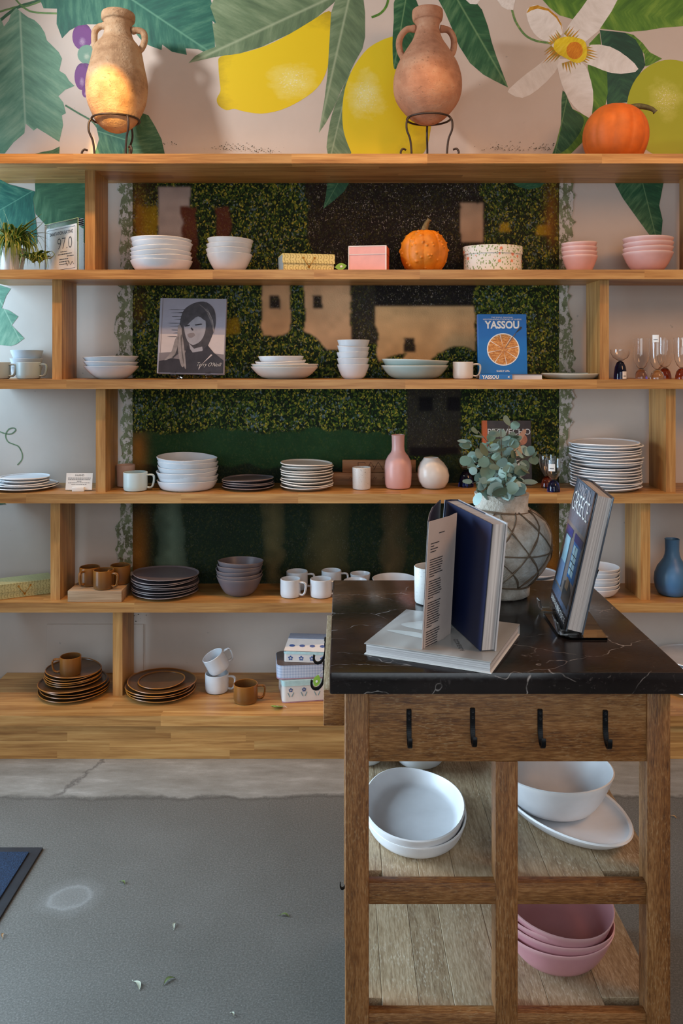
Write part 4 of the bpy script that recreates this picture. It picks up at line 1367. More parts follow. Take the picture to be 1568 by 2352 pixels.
# ------------------------------------------------------------------ goblets
def goblet(kind, px, D, z, label, base, hb, rb, hc, rc, shape, sticker=None):
    g = thing('goblet', label, 'glass', (PX(px, D), D, z + .0003), group='two-part glass goblets')
    put('foot', lathe_mesh('foot', [(0, 0), (rb, 0), (rb, .002), (rb * .97, hb * .3), (rb * .82, hb * .68), (rb * .52, hb * .93), (rb * .25, hb), (0, hb)], base, 32), g)
    t = .0014
    if shape == 'coupe':
        pr = [(0, 0), (rc * .3, .002), (rc * .75, hc * .28), (rc * .98, hc * .66), (rc, hc), (rc - t, hc), (rc * .98 - t, hc * .66), (rc * .75 - t, hc * .28 + t), (rc * .3, .002 + t * 1.5), (0, t * 1.5)]
    else:
        pr = [(0, 0), (rc * .28, .001), (rc * .62, hc * .10), (rc * .90, hc * .28), (rc, hc * .5), (rc, hc), (rc - t, hc), (rc - t, hc * .5), (rc * .90 - t, hc * .28), (rc * .62 - t, hc * .10 + t), (rc * .28, .001 + 2 * t), (0, 2 * t)]
    b = put('cup', lathe_mesh('cup', pr, M_GLASS, 36), g, (0, 0, hb + .0002))
    if sticker:
        sx, sz, w, h = sticker
        rr = (rb if sz < hb else rc) + .0008
        V, Fc = [], []
        for i in range(7):
            a = -math.pi / 2 + (sx + (i / 6 - .5) * w) / rr
            V += [(rr * math.cos(a), rr * math.sin(a), sz), (rr * math.cos(a), rr * math.sin(a), sz + h)]
        for i in range(6):
            Fc.append((2 * i, 2 * i + 2, 2 * i + 3, 2 * i + 1))
        put('price_sticker', mesh('price_sticker', V, Fc, M_PRINT_W, True), g)
        V2, F2 = [], []
        for q in range(4):
            i0 = len(V2)
            for ax, az in ((0, .3), (.12, .3), (.12, .42), (0, .42)):
                a = -math.pi / 2 + (sx + (-.3 + q * .16 + ax - .0) * w) / (rr + .0003)
                V2.append(((rr + .0003) * math.cos(a), (rr + .0003) * math.sin(a), sz + az * h))
            F2.append((i0, i0 + 1, i0 + 2, i0 + 3))
        put('price_print', mesh('price_print', V2, F2, M_PRINT), g)


goblet(0, 1424, 3.25, Z3, 'coupe glass with tall deep blue foot by the upright', M_GBLUE, .070, .025, .044, .037, 'coupe', (.010, .002, .020, .028))
goblet(0, 1472, 3.30, Z3, 'tall clear glass with rose foot right of the blue coupe', M_GPINK, .038, .024, .120, .030, 'tall')
goblet(0, 1509, 3.24, Z3, 'tall clear glass with clear foot and price sticker', M_GLASS, .036, .026, .125, .031, 'tall', (-.018, .142, .024, .028))
goblet(0, 1526, 3.34, Z3, 'tall clear glass with amber foot behind the stickered glass', M_GAMB, .042, .026, .112, .031, 'tall')
goblet(0, 1566, 3.25, Z3, 'tall glass with amber foot at the right picture edge', M_GAMB, .042, .026, .118, .031, 'tall', (.0, .128, .024, .028))
goblet(0, 1271, 3.235, Z4, 'small goblet with bright blue foot and price sticker', M_GBLUE, .044, .0245, .080, .034, 'coupe', (-.016, .082, .026, .028))
goblet(0, 1256, 3.33, Z4, 'small goblet with amber foot behind the blue footed one', M_GAMB, .044, .026, .084, .034, 'coupe')
goblet(0, 1070, 3.36, Z4, 'dark blue footed goblet behind the eucalyptus leaves', M_GBLUE, .062, .030, .050, .034, 'coupe')

# ------------------------------------------------------------------ boxes


def pattern_mat(name, base, line, kind='rings', sc=46.0):
    s = NT(name)
    o = s.obj()
    if kind == 'rings':
        v = s.scalev(o, (sc, sc, sc))
        fr = s.n('ShaderNodeVectorMath', {0: v}, operation='FRACTION').outputs[0]
        q = s.n('ShaderNodeVectorMath', {0: fr, 1: (.5, .5, .5)}, operation='SUBTRACT').outputs[0]
        sp_ = s.n('ShaderNodeSeparateXYZ', {0: q})
        xy = s.math('ADD', sp_.outputs[0], s.math('MULTIPLY', sp_.outputs[1], 1.0))
        d = s.math('SQRT', s.math('ADD', s.math('POWER', xy, 2.0), s.math('POWER', sp_.outputs[2], 2.0)))
        f = s.ramp(s.math('FRACT', s.math('MULTIPLY', d, 2.2)), [(.36, 0.0), (.46, 1.0), (.62, 1.0), (.72, 0.0)])
    else:
        v = s.n('ShaderNodeTexVoronoi', {'Vector': o, 'Scale': sc})
        f = s.ramp(v.outputs['Distance'], [(.16, 1.0), (.30, 0.0)])
    c = s.mix(s.math('MULTIPLY', f, .75), base, line)
    return s.out(c, .55)


M_YBOX = pattern_mat('yellow_ring_paper', C(222, 206, 138), C(146, 126, 60))
M_GBOX = pattern_mat('olive_ring_paper', C(190, 184, 130), C(140, 134, 84))
M_BBOX = plain('dusty_blue_paper', C(146, 166, 176), .6, .1)
M_DARKGAP = plain('box_inner_shade_paper', C(120, 110, 84), .7, .1)
M_ORING = plain('gold_cord', C(170, 120, 30), .5, .2, Metallic=.3)


def clasp_box(name, label, loc, rz, w, h, d, mat, side_mat, lid=.55):
    b = thing(name, label, 'box', loc, (0, 0, R(rz)))
    box('box_body', -w / 2 + .002, w / 2 - .002, .003, d - .002, 0, h * .98, mat, b, bevel=.001, seg=1)
    box('end_panel', -w / 2, -w / 2 + .002, .001, d, 0, h, side_mat, b)
    box('lid', -w / 2 - .001, w / 2 + .001, -.001, d + .001, h - .004, h, mat, b, bevel=.0008, seg=1)
    box('lid_flap', -w / 2 - .001, w / 2 + .001, -.0012, .0018, h * (1 - lid), h - .004, mat, b)
    lo = (0, -.0046, h * .24)
    for sx in (-.022, .022):
        put('eyelet', lathe_mesh('eyelet', [(.0012, 0), (.0042, 0), (.0042, .001), (.0012, .001), (.0012, 0)], M_ORING, 14), b, (sx, -.0015, h * .76), (R(90), 0, 0))
        put('cord', sweep_mesh('cord', [(sx, -.003, h * .76), (sx * .55, -.0045, h * .5), lo], .0013, M_ORING, 6), b)
    put('button', lathe_mesh('button', [(0, 0), (.0045, 0), (.005, .002), (.003, .0035), (0, .004)], M_ORING, 14), b, (0, -.001, h * .24), (R(90), 0, 0))
    return b


clasp_box('patterned_box', 'yellow ring-patterned box with cord clasp on the upper shelf', (PX(709, 3.232), 3.232, Z2 + .0003), 12, .202, .066, .13, M_YBOX, M_BBOX)
clasp_box('patterned_box', 'long olive patterned box at the lower left against the upright', (-1.232, 3.262, Z5 + .0003), 29, .214, .058, .105, M_GBOX, M_BBOX)
M_PBOX = plain('pink_card', C(232, 168, 160), .6, .05)
M_PEDGE = plain('white_card_edge', C(240, 226, 218), .6, .04)
M_CORAL = plain('coral_card', C(206, 98, 66), .6, .06)
pb = thing('pink_box', 'pink lidded gift box with white edges beside the warty pumpkin', 'box', (PX(843, 3.215), 3.215, Z2 + .0003), (0, 0, R(-9)))
w_, h_, d_ = .144, .095, .11
box('box_body', -w_ / 2, w_ / 2, .001, d_, 0, h_ * .66, M_PBOX, pb)
box('lid', -w_ / 2 - .0008, w_ / 2 + .0008, 0, d_ + .001, h_ * .67, h_, M_PBOX, pb)
box('side_panel', w_ / 2, w_ / 2 + .0012, .002, d_ - .001, 0, h_ * .66, M_CORAL, pb)
box('side_panel', w_ / 2 + .0008, w_ / 2 + .002, .002, d_ - .001, h_ * .67, h_, M_CORAL, pb)
for x0, x1, z0, z1 in ((-w_ / 2, w_ / 2, h_ * .645, h_ * .665), (-w_ / 2, w_ / 2, h_ - .003, h_ + .0004), (-w_ / 2 - .001, -w_ / 2 + .0022, 0, h_), (w_ / 2 - .0022, w_ / 2 + .0022, 0, h_), (-w_ / 2, w_ / 2, 0, .002)):
    box('edge_tape', x0, x1, -.0008, .0014, z0, z1, M_PEDGE, pb)


def leaf_tag(label, loc, rot, n=1):
    t = thing('leaf_tag', label, 'tag', loc, rot)
    gm = TAGM
    for i in range(n):
        a = (0, .9)[i] if n > 1 else 0
        L, w = .046, .0135
        out = [(L * s_, w * math.sin(math.pi * s_) ** .8) for s_ in [k / 8 for k in range(9)]]
        pts = out + [(x, -z) for x, z in out[::-1][1:-1]]
        ca, sa = math.cos(a), math.sin(a)
        o = flat_poly('leaf', [(x * ca - z * sa, x * sa + z * ca) for x, z in pts], gm, t, 0)
        md = o.modifiers.new('thick', 'SOLIDIFY')
        md.thickness = .0008
        pr = [(L * .42, .002), (L * .55, .0045), (L * .66, .001), (L * .6, -.004), (L * .45, -.0035)]
        flat_poly('print', [(x * ca - z * sa, x * sa + z * ca) for x, z in pr], M_PRINT_W, t, -.0012)
    put('tag_string', sweep_mesh('tag_string', [(0, 0, 0), (-.008, -.002, .006), (-.018, .002, .012)], .0005, M_PRINT_W, 5), t)


TAGM = plain('leaf_green_card', C(136, 178, 62), .5, .15)
leaf_tag('green leaf tag at the right end of the yellow box', (PX(769, 3.25), 3.25, Z2 + .016), (0, R(-8), 0))
leaf_tag('pair of green leaf tags at the foot of the floral tins', (PX(650, 3.115), 3.115, Z6 + .0035), (R(-72), 0, R(170)), 2)
leaf_tag('green leaf tag hanging by the side hook of the table', (PX(731, 3.11), 3.11, PZ(1550, 3.11)), (0, R(105), 0))


def floral_mat(name, base):
    s = NT(name)
    o = s.obj()
    v1 = s.n('ShaderNodeTexVoronoi', {'Vector': o, 'Scale': 44.0})
    r1 = s.n('ShaderNodeSeparateColor', {0: v1.outputs['Color']})
    v2 = s.n('ShaderNodeTexVoronoi', {'Vector': s.scalev(o, (150, 150, 95)), 'Scale': 1.0})
    r2_ = s.n('ShaderNodeSeparateColor', {0: v2.outputs['Color']})
    c = s.mix(s.math('MULTIPLY', s.ramp(v2.outputs['Distance'], [(.32, 1.0), (.42, 0.0)]), s.math('GREATER_THAN', r2_.outputs[0], .2)), base, C(128, 150, 92))
    fl = s.math('MULTIPLY', s.ramp(v1.outputs['Distance'], [(.26, 1.0), (.33, 0.0)]), s.math('GREATER_THAN', r1.outputs[0], .5))
    c = s.mix(fl, c, C(222, 140, 110))
    c = s.mix(s.math('MULTIPLY', s.ramp(v1.outputs['Distance'], [(.07, 1.0), (.1, 0.0)]), fl), c, C(190, 80, 60))
    return s.out(c, .5)


M_FLOR = floral_mat('floral_paper', C(220, 216, 208))
hb = thing('hat_box', 'oval floral hat box with lid right of the warty pumpkin', 'box', (PX(1131, 3.30), 3.30, Z2 + .0003))
put('box_body', lathe_mesh('box_body', [(0, 0), (.113, 0), (.113, .078), (0, .078)], M_FLOR, 56, (1, .72)), hb)
put('lid', lathe_mesh('lid', [(0, .072), (.1165, .070), (.1165, .1), (.115, .101), (0, .101)], M_FLOR, 56, (1, .72)), hb)

# floral tins
M_TINW = plain('cream_tin', C(214, 206, 200), .38, .05)
M_TINB = plain('pale_blue_tin', C(160, 180, 208), .38, .08, 60)
M_TINA = plain('aqua_tin', C(176, 206, 206), .38, .1, 60)
M_TINR = plain('mauve_band', C(160, 122, 132), .4, .15, 80)
M_FLB = plain('blue_flower_print', C(56, 84, 140), .45, .12)
M_FLG = plain('teal_sprig_print', C(110, 150, 160), .45, .1)
M_HINGE = plain('tin_seam', C(86, 76, 74), .5, .2)


def ginghams():
    s = NT('gingham_tin')
    o = s.n('ShaderNodeSeparateXYZ', {0: s.obj()})
    a = s.ramp(s.math('FRACT', s.math('MULTIPLY', s.math('ADD', o.outputs[0], o.outputs[1]), 95.0)), [(.45, 0.0), (.55, 1.0)])
    b = s.ramp(s.math('FRACT', s.math('MULTIPLY', o.outputs[2], 95.0)), [(.45, 0.0), (.55, 1.0)])
    c = s.mix(s.math('MULTIPLY', s.math('ADD', a, b), .28), C(196, 202, 216), C(120, 140, 176))
    return s.out(c, .4)


M_GING = ginghams()


def flower(x, z, r, parent, y, sprig=True, sz=1.0):
    for k in range(5):
        a = R(90 + 72 * k)
        cx, cz = x + r * .62 * math.cos(a), z + r * .62 * math.sin(a)
        flat_poly('petal_print', [(cx + r * .38 * math.cos(t * 1.047), cz + r * .36 * math.sin(t * 1.047)) for t in range(6)], M_FLB, parent, y)
    if sprig:
        for sgn in (-1, 1):
            for q in range(3):
                bx, bz = x + sgn * r * (.3 + .3 * q), z - r * (3.0 - .62 * q)
                flat_poly('sprig_print', [(bx, bz), (bx + sgn * r * .15, bz + r * .7), (bx + sgn * r * .55, bz + r * .75), (bx + sgn * r * .35, bz + r * .1)], M_FLG, parent, y)


def tin(label, loc, rz, w, d, h, body, rad, tilt=0.0):
    t = thing('floral_tin', label, 'tin', loc, (0, R(tilt), R(rz)), 'floral storage tins')
    box('tin_body', 0, w, 0, d, 0, h, body, t, bevel=rad, seg=5, vertical_only=True)
    return t


DT = 3.15
tb = tin('bottom floral tin with blue flowers and aqua lid rim', (PX(648, DT), DT, Z6 + .0003), 9, .215, .17, .062, M_TINW, .016)
box('lid', -.0015, .2165, -.0015, .1715, .0625, .0825, M_TINA, tb, bevel=.016, seg=5, vertical_only=True)
box('base_band', -.0006, .2156, -.0006, .1706, 0, .004, M_TINR, tb, bevel=.016, seg=5, vertical_only=True)
for i in range(4):
    flower(.032 + .05 * i, .047, .0085, tb, -.0008)
for i in range(2):
    o = flat_poly('petal_print', [(.006 * math.cos(t * 1.047), .006 * math.sin(t * 1.047)) for t in range(6)], M_FLB, tb, 0, loc=(-.0006, .05 + .07 * i, .046))
    o.rotation_euler = (0, 0, R(-90))
tm = tin('middle gingham tin of the floral stack', (PX(640, DT) - .008, DT + .010, Z6 + .084), 6, .218, .16, .052, M_GING, .026)
box('base_band', -.0006, .2186, -.0006, .1606, 0, .005, M_TINR, tm, bevel=.026, seg=5, vertical_only=True)
box('seam', .002, .216, .002, .158, .052, .0535, M_HINGE, tm, bevel=.024, seg=5, vertical_only=True)
tt = tin('topmost floral tin with sloping lid and blue flower bands', (PX(648, DT) + .002, DT + .050, Z6 + .1382), -5, .175, .115, .030, M_TINW, .012)
box('lid_band', -.001, .176, -.001, .116, .0305, .041, M_TINA, tt, bevel=.012, seg=4, vertical_only=True)
me = box_mesh('sloped_lid', 0, .175, 0, .115, .0412, .078, M_TINW, 0)
for v in me.vertices:
    if v.co.z > .06:
        v.co.x += .012 if v.co.x < .08 else -.012
        v.co.y += .035 if v.co.y < .05 else -.02
put('sloped_lid', me, tt)
box('seam', -.0008, .1758, -.0008, .1158, .0402, .0420, M_HINGE, tt)
box('ridge', .012, .163, .035, .095, .0778, .0790, M_TINB, tt)
for i in range(4):
    flower(.026 + .041 * i, .0155, .0098, tt, -.0008, False)
    o = flat_poly('lid_flower_print', [(.011 * math.cos(t * .7854), .0052 * math.sin(t * .7854)) for t in range(8)], M_FLB, tt, 0, loc=(.03 + .039 * i, .0155 - .0008, .058))
    o.rotation_euler = (R(-43), 0, 0)

# boards behind the tumbler
M_CRATE = wood('pine_board', 0, C(120, 78, 44), C(158, 108, 66), C(182, 134, 90), .6, .08)
M_BURN = plain('burnt_mark', C(58, 34, 22), .8, .2)
b1 = thing('wooden_board', 'lower wooden plank lying on edge behind the pink vase', 'board', (0, 3.40, Z4 + .0003))
box('plank', PX(757, 3.40), PX(975, 3.40), 0, .03, 0, .050, M_CRATE, b1, bevel=.001)
for px_ in (806, 861, 882, 932):
    x = PX(px_, 3.40)
    put('burnt_letter', sweep_mesh('burnt_letter', [(x - .006, -.0006, .026), (x - .002, -.0006, .034), (x + .003, -.0006, .024), (x + .007, -.0006, .032)], .0009, M_BURN, 5), b1)
b2 = thing('wooden_board', 'upper wooden plank with scratched zigzag letters behind the tumbler', 'board', (0, 3.405, Z4 + .0508))
box('plank', PX(786, 3.40), PX(955, 3.40), 0, .028, 0, .049, M_CRATE, b2, bevel=.001)
for pts in ([(822, .006), (822, .040), (838, .040), (838, .034)], [(842, .008), (851, .042), (858, .022)], [(858, .010), (868, .042), (880, .010)], [(884, .008), (884, .042), (896, .042)]):
    put('burnt_letter', sweep_mesh('burnt_letter', [(PX(a, 3.40), -.0006, b) for a, b in pts], .0008, M_BURN, 5), b2)

# small card
cd = thing('table_card', 'small white printed card in a white holder by the upright', 'card', (PX(180, 3.235), 3.235, Z4 + .0003))
box('card_holder', -.024, .022, -.004, .008, 0, .016, M_PRINT_W, cd, bevel=.001)
cf = bpy.data.objects.new('card_face', box_mesh('card_face', -.052, .050, -.0004, .0004, 0, .064, M_PRINT_W))
cf.rotation_euler = (R(-12), 0, 0)
cf.location = (0, .006, .006)
link(cf, cd)
text('card_title', 'HAAND', .0098, M_PRINT, cf, (0, -.0008, .052))


def dashes(parent, x0, x1, z, h, y, seed):
    """one line of print too small to read: word-sized dashes"""
    rq = random.Random(seed)
    V, Fc = [], []
    x = x0
    while x < x1:
        e = min(x1, x + rq.uniform(1.6, 4.6) * h)
        i = len(V)
        V += [(x, y, z), (e, y, z), (e, y, z + h), (x, y, z + h)]
        Fc.append((i, i + 1, i + 2, i + 3))
        x = e + h * .7
    put('printed_line', mesh('printed_line', V, Fc, M_PRINT), parent)


for i, hw_ in enumerate((.045, .044, .010, .043, .030)):
    dashes(cf, -hw_, hw_ - .002, .0435 - .0062 * i, .0019, -.0008, i)

# ------------------------------------------------------------------ books


def book(label, mtx, w, h, t, cover, spine=None, back=None, name='book', ct=.0022, inset=.003, group=None):
    """origin: bottom centre of the front cover; local x width, y depth, z up; spine on the left"""
    b = thing(name, label, 'book', group=group)
    b.matrix_basis = mtx
    box('front_cover', -w / 2, w / 2, 0, ct, 0, h, cover, b, bevel=.0006, seg=1)
    box('back_cover', -w / 2, w / 2, t - ct, t, 0, h, back or cover, b, bevel=.0006, seg=1)
    box('spine', -w / 2 - .001, -w / 2 + ct, .0004, t - .0004, 0, h, spine or cover, b, bevel=.0008, seg=1)
    box('page_block', -w / 2 + ct, w / 2 - inset, ct, t - ct, inset, h - inset, M_PAGES, b)
    return b


def T(x, y, z, rx=0, ry=0, rz=0):
    return Matrix.Translation((x, y, z)) @ Euler((R(rx), R(ry), R(rz))).to_matrix().to_4x4()


# portrait book on an acrylic easel
M_PB0 = plain('portrait_cover_grey', C(150, 148, 160), .25, .04)
M_PB1 = plain('portrait_cover_light', C(190, 178, 178), .25, .05)
M_PB2 = plain('portrait_hair', C(66, 62, 66), .3, .3, 40)
M_PB3 = plain('portrait_face', C(146, 144, 152), .3, .12)
M_PB4 = plain('portrait_jacket', C(52, 48, 54), .3, .2)
M_PB5 = plain('portrait_hair_light', C(134, 126, 126), .3, .25, 40)
M_PB6 = plain('portrait_mist', C(120, 112, 116), .3, .1)
DP = 3.24
pbk = book('grey portrait photo book standing on a clear easel', T(PX(437, DP), DP, Z3 + .021, -9, 0.9, 0), .258, .298, .024, M_PB0, M_PB0, name='portrait_book')
hgt, wid = .298, .258


def uvp(pts):
    return [((-.5 + a) * wid, b * hgt) for a, b in pts]


flat_poly('cover_print', uvp([(.02, .01), (.99, .01), (.99, .52), (.02, .52)]), M_PB1, pbk, -.0003)
flat_poly('cover_print', uvp([(.02, .01), (.99, .01), (.99, .26), (.5, .30), (.02, .27)]), M_PB6, pbk, -.0005)
flat_poly('cover_print', uvp([(.40, .88), (.55, .95), (.70, .95), (.82, .85), (.85, .68), (.82, .55), (.75, .38), (.70, .30), (.40, .30), (.28, .24), (.22, .20), (.28, .40), (.30, .60), (.33, .78)]), M_PB2, pbk, -.0007, smooth=3)
flat_poly('cover_print', uvp([(.40, .80), (.56, .86), (.68, .74), (.70, .58), (.64, .44), (.52, .38), (.43, .44), (.38, .58), (.37, .70)]), M_PB3, pbk, -.0009, smooth=3)
flat_poly('cover_print', uvp([(.36, .84), (.58, .90), (.72, .80), (.70, .70), (.58, .76), (.46, .68), (.38, .62)]), M_PB2, pbk, -.0011, smooth=3)
flat_poly('cover_print', uvp([(.46, .40), (.54, .33), (.66, .36), (.68, .28), (.50, .26)]), M_PB3, pbk, -.0010)
flat_poly('cover_print', uvp([(.44, .37), (.52, .28), (.66, .30), (.74, .38), (.84, .28), (.99, .18), (.99, .01), (.02, .01), (.02, .16), (.22, .20), (.38, .18)]), M_PB4, pbk, -.0012)
for st in ([(.28, .62), (.34, .60), (.36, .35), (.40, .12), (.36, .10), (.30, .30)], [(.25, .45), (.30, .48), (.26, .25), (.10, .17), (.20, .28)], [(.33, .5), (.37, .45), (.43, .1), (.41, .08), (.36, .25)]):
    flat_poly('cover_print', uvp(st), M_PB5, pbk, -.0014, smooth=3)
flat_poly('cover_print', uvp([(.43, .52), (.52, .54), (.54, .50), (.47, .47)]), M_PB6, pbk, -.0013, smooth=3)
flat_poly('cover_print', uvp([(.62, .08), (.80, .26), (.82, .25), (.66, .12), (.62, .05)]), M_PB1, pbk, -.0014)
for pts in ([(.40, .635), (.455, .645), (.455, .632), (.40, .622)], [(.54, .65), (.63, .665), (.64, .65), (.55, .636)], [(.475, .60), (.50, .57), (.52, .575), (.49, .61)]):
    flat_poly('cover_print', uvp(pts), M_PB4, pbk, -.0014, smooth=2)
for k in range(9):
    yy = .86 - .045 * k
    flat_poly('cover_print', uvp([(.44 - .004 * k, yy), (.26 - .01 * (k % 3), yy - .02 + .012 * (k % 2)), (.12 + .03 * (k % 4), yy - .015), (.26, yy - .012), (.44, yy - .018)]), M_PB2, pbk, -.0008, smooth=2)
for k in range(6):
    flat_poly('cover_print', uvp([(.56 + .03 * k, .93 - .012 * k), (.70 + .022 * k, .85 - .03 * k), (.80 + .006 * k, .62 - .02 * k), (.69 + .02 * k, .85 - .03 * k)]), M_PB5, pbk, -.0013, smooth=2)
text('signature', "Terry O'Neill", .0215, M_PRINT_W, pbk, (.262 * wid, -.0017, .10 * hgt), shear=.55, sx=.80, bold=-.0004)
box('hinge_groove', -wid / 2 + .008, -wid / 2 + .010, -.0006, .0004, 0, hgt, M_PB6, pbk)
ez = thing('acrylic_easel', 'clear acrylic easel under the grey portrait book', 'easel', (PX(437, DP), DP, Z3 + .0003))
for sx in (-.062, .072):
    put('easel_leg', sweep_mesh('easel_leg', [(sx, -.022, .030), (sx, -.024, .014), (sx, -.010, .012), (sx, .03, .011), (sx + .012 * (-1 if sx > 0 else 1), .055, .003)], 1.0, M_ACRYL, flat=(.0045, .020), up=(0, 0, 1)), ez)
put('easel_back', sweep_mesh('easel_back', [(0, .030, .010), (0, .070, .19)], 1.0, M_ACRYL, flat=(.004, .14), up=(0, 1, 0)), ez)

# blue cookbooks
M_BLUE = plain('cookbook_blue', C(0, 104, 178), .32, .05)
M_PIE = None


def pie_mat():
    s = NT('pie_print')
    o = s.obj()
    n = s.noise(s.scalev(o, (60, 1, 220)), 1.0, 5, .7, dist=1.2)
    c = s.ramp(n, [(.34, C(130, 66, 22)), (.5, C(196, 126, 58)), (.62, C(226, 172, 104)), (.72, C(238, 200, 140))])
    return s.out(c, .5)


M_PIE = pie_mat()
DB = 3.275
cbk = book('blue cookbook with a round pie on the cover, standing upright', T(PX(1155, DB), DB, Z3 + .0190, -5, 0, 0), .190, .236, .026, M_BLUE, name='cookbook')
rr = .0425 * 1.5
cz = .097
flat_poly('pie_dish_print', [(.0 + rr * math.cos(i * .1745), cz + rr * math.sin(i * .1745)) for i in range(36)], M_PRINT_W, cbk, -.0006, loc=(.002, 0, 0))
r_ = rr * .935
for k in range(8):
    a0, a1 = R(45 * k + 2 + 11), R(45 * k + 44 + 11)
    pts = [(.002, 0)] + [(r_ * math.cos(a0 + (a1 - a0) * i / 8), r_ * math.sin(a0 + (a1 - a0) * i / 8)) for i in range(9)]
    o = flat_poly('pie_slice_print', pts, M_PIE, cbk, 0, loc=(.002, -.0009, cz))
flat_poly('fork_print', [(.048, .158), (.071, .187), (.077, .184), (.073, .176)], M_PRINT, cbk, -.0009)
flat_poly('fork_print', [(.01, .105), (.049, .160), (.051, .157), (.012, .103)], plain('fork_print_grey', C(120, 96, 80), .4, .1), cbk, -.0011)
text('title_print', 'YASSOU', .041, M_PRINT_W, cbk, (.0, -.0008, .180), bold=.0013, sx=.88)
text('subtitle_print', 'THE SIMPLE, SEASONAL', .0082, M_PRINT_W, cbk, (0, -.0008, .220))
text('subtitle_print', 'MEDITERRANEAN COOKING OF GREECE', .0082, M_PRINT_W, cbk, (0, -.0008, .2125))
text('author_print', 'SHAILY LIPA', .0095, M_PRINT_W, cbk, (0, -.0008, .0085), bold=.0002)
# second copy lying underneath, spine towards the front
ly = thing('cookbook', 'blue cookbook lying flat under the standing pie cookbook', 'book', (PX(1176, 3.20), 3.20, Z3 + .0003), (0, 0, R(-4)))
wl, dl, tl = .122, .17, .0185
box('lower_cover', -wl, .0, 0, dl, 0, .002, M_BLUE, ly)
box('upper_cover', -wl, .0, 0, dl, tl - .002, tl, M_BLUE, ly)
box('spine', -wl, .0, -.0012, .001, 0, tl, M_BLUE, ly)
box('page_block', -wl + .002, .112, .003, dl - .002, .002, tl - .002, M_PAGES, ly)
text('spine_title', 'YASSOU', .0185, M_PRINT_W, ly, (-.082, -.0018, .0028), bold=.0006, sx=.92)
flat_poly('spine_logo', [(-.018, .009), (-.011, .0135), (-.011, .0045)], M_PRINT_W, ly, -.0018)
box('lower_cover', .0, .114, .002, dl, 0, .0018, M_PRINT_W, ly)
box('upper_cover', .0, .114, .002, dl, tl - .0018, tl, M_PB6, ly)

# recipe book behind the eucalyptus
M_PRV = plain('recipe_cover', C(58, 40, 34), .35, .35, 40)
M_PRVO = plain('orange_spine', C(206, 92, 30), .4, .08)
prv = book('dark recipe book with orange spine behind the eucalyptus', T(PX(1166, 3.385), 3.385, Z4 + .0003, -5, 0, 0), .196, .262, .028, M_PRV, M_PRVO, name='recipe_book')
box('spine_fold', -.0985, -.080, -.0008, .001, 0, .262, M_PRVO, prv)
text('title_print', 'PROVECHO', .034, M_PRINT_W, prv, (.008, -.0008, .205), sx=.98)
for x, z, r, c in ((-.03, .11, .032, (170, 120, 70)), (.035, .14, .028, (190, 150, 110)), (.05, .07, .034, (206, 196, 180)), (-.02, .045, .028, (150, 70, 40)), (.06, .185, .022, (176, 110, 80)), (-.055, .16, .02, (120, 130, 60))):
    cm = plain('dish_print_%d' % c[0], C(*c), .5, .3, 60)
    flat_poly('dish_print', [(x + r * math.cos(i * .5236), z + r * math.sin(i * .5236)) for i in range(12)], cm, prv, -.0006, smooth=2)
flat_poly('hand_print', [(.02, .165), (.066, .225), (.078, .215), (.036, .152)], plain('hand_print', C(196, 142, 110), .5, .1), prv, -.0009, smooth=2)

# books on the marble
M_GREYC = None


def petals_cover():
    s = NT('soft_grey_cover')
    o = s.obj()
    n = s.noise(s.scalev(o, (6, 1, 14)), 1.0, 2, .4, dist=1.0)
    c = s.ramp(n, [(.32, C(138, 134, 128)), (.48, C(176, 172, 166)), (.58, C(206, 204, 200)), (.68, C(160, 156, 150))])
    return s.out(c, .16)


M_GREYC = petals_cover()
# lying book: corners measured on its top face
c_l, c_b, c_r, c_f = Vector((.0444, 1.632)), Vector((.1433, 1.853)), Vector((.3707, 1.751)), Vector((.2734, 1.531))
ctr = (c_l + c_b + c_r + c_f) / 4
angl = math.degrees(math.atan2(c_r.y - c_b.y, c_r.x - c_b.x))
lb = thing('art_book', 'square grey art book lying flat on the marble', 'book', (ctr.x, ctr.y, TZ + .0003), (0, 0, R(angl)))
hw, hd, tk = .1255, .1205, .0225
box('lower_cover', -hw, hw, -hd, hd, 0, .0022, M_PRINT_W, lb, bevel=.0005, seg=1)
box('upper_cover', -hw, hw, -hd, hd, tk - .0022, tk, M_GREYC, lb, bevel=.0005, seg=1)
box('spine', -hw, hw, hd - .002, hd, .001, tk - .001, M_GREYC, lb)


def pages_flat():
    s = NT('page_edges_flat')
    v = s.scalev(s.obj(), (3, 3, 900))
    n = s.noise(v, 1.0, 2)
    c = s.ramp(n, [(0.35, C(168, 162, 160)), (0.65, C(226, 222, 220))])
    return s.out(c, 0.7, n, 0.2)


M_PAGEF = pages_flat()
box('page_block', -hw + .003, hw - .003, -hd + .003, hd - .002, .0022, tk - .0022, M_PAGEF, lb)
o = text('cover_title', 'AOSEAGO', .013, M_PRINT, lb, (.050, -.055, tk + .0003), rot=(0, 0, R(118)), space=1.15)
for pts in ([(-.10, .02), (-.04, .07), (.02, .06), (-.02, .01), (-.06, .0)], [(-.07, .09), (-.02, .115), (.03, .10), (-.01, .08)], [(-.115, -.03), (-.05, -.02), (.0, -.05), (-.06, -.045)]):
    V = [(a, b, tk + .0003) for a, b in [(p.x, p.y) for p in curve_pts([Vector(p) for p in pts], 4, True)]]
    put('cover_print', mesh('cover_print', V, [tuple(range(len(V) - 1, -1, -1))], plain('pale_cover_print', C(206, 208, 204), .16, .06)), lb)

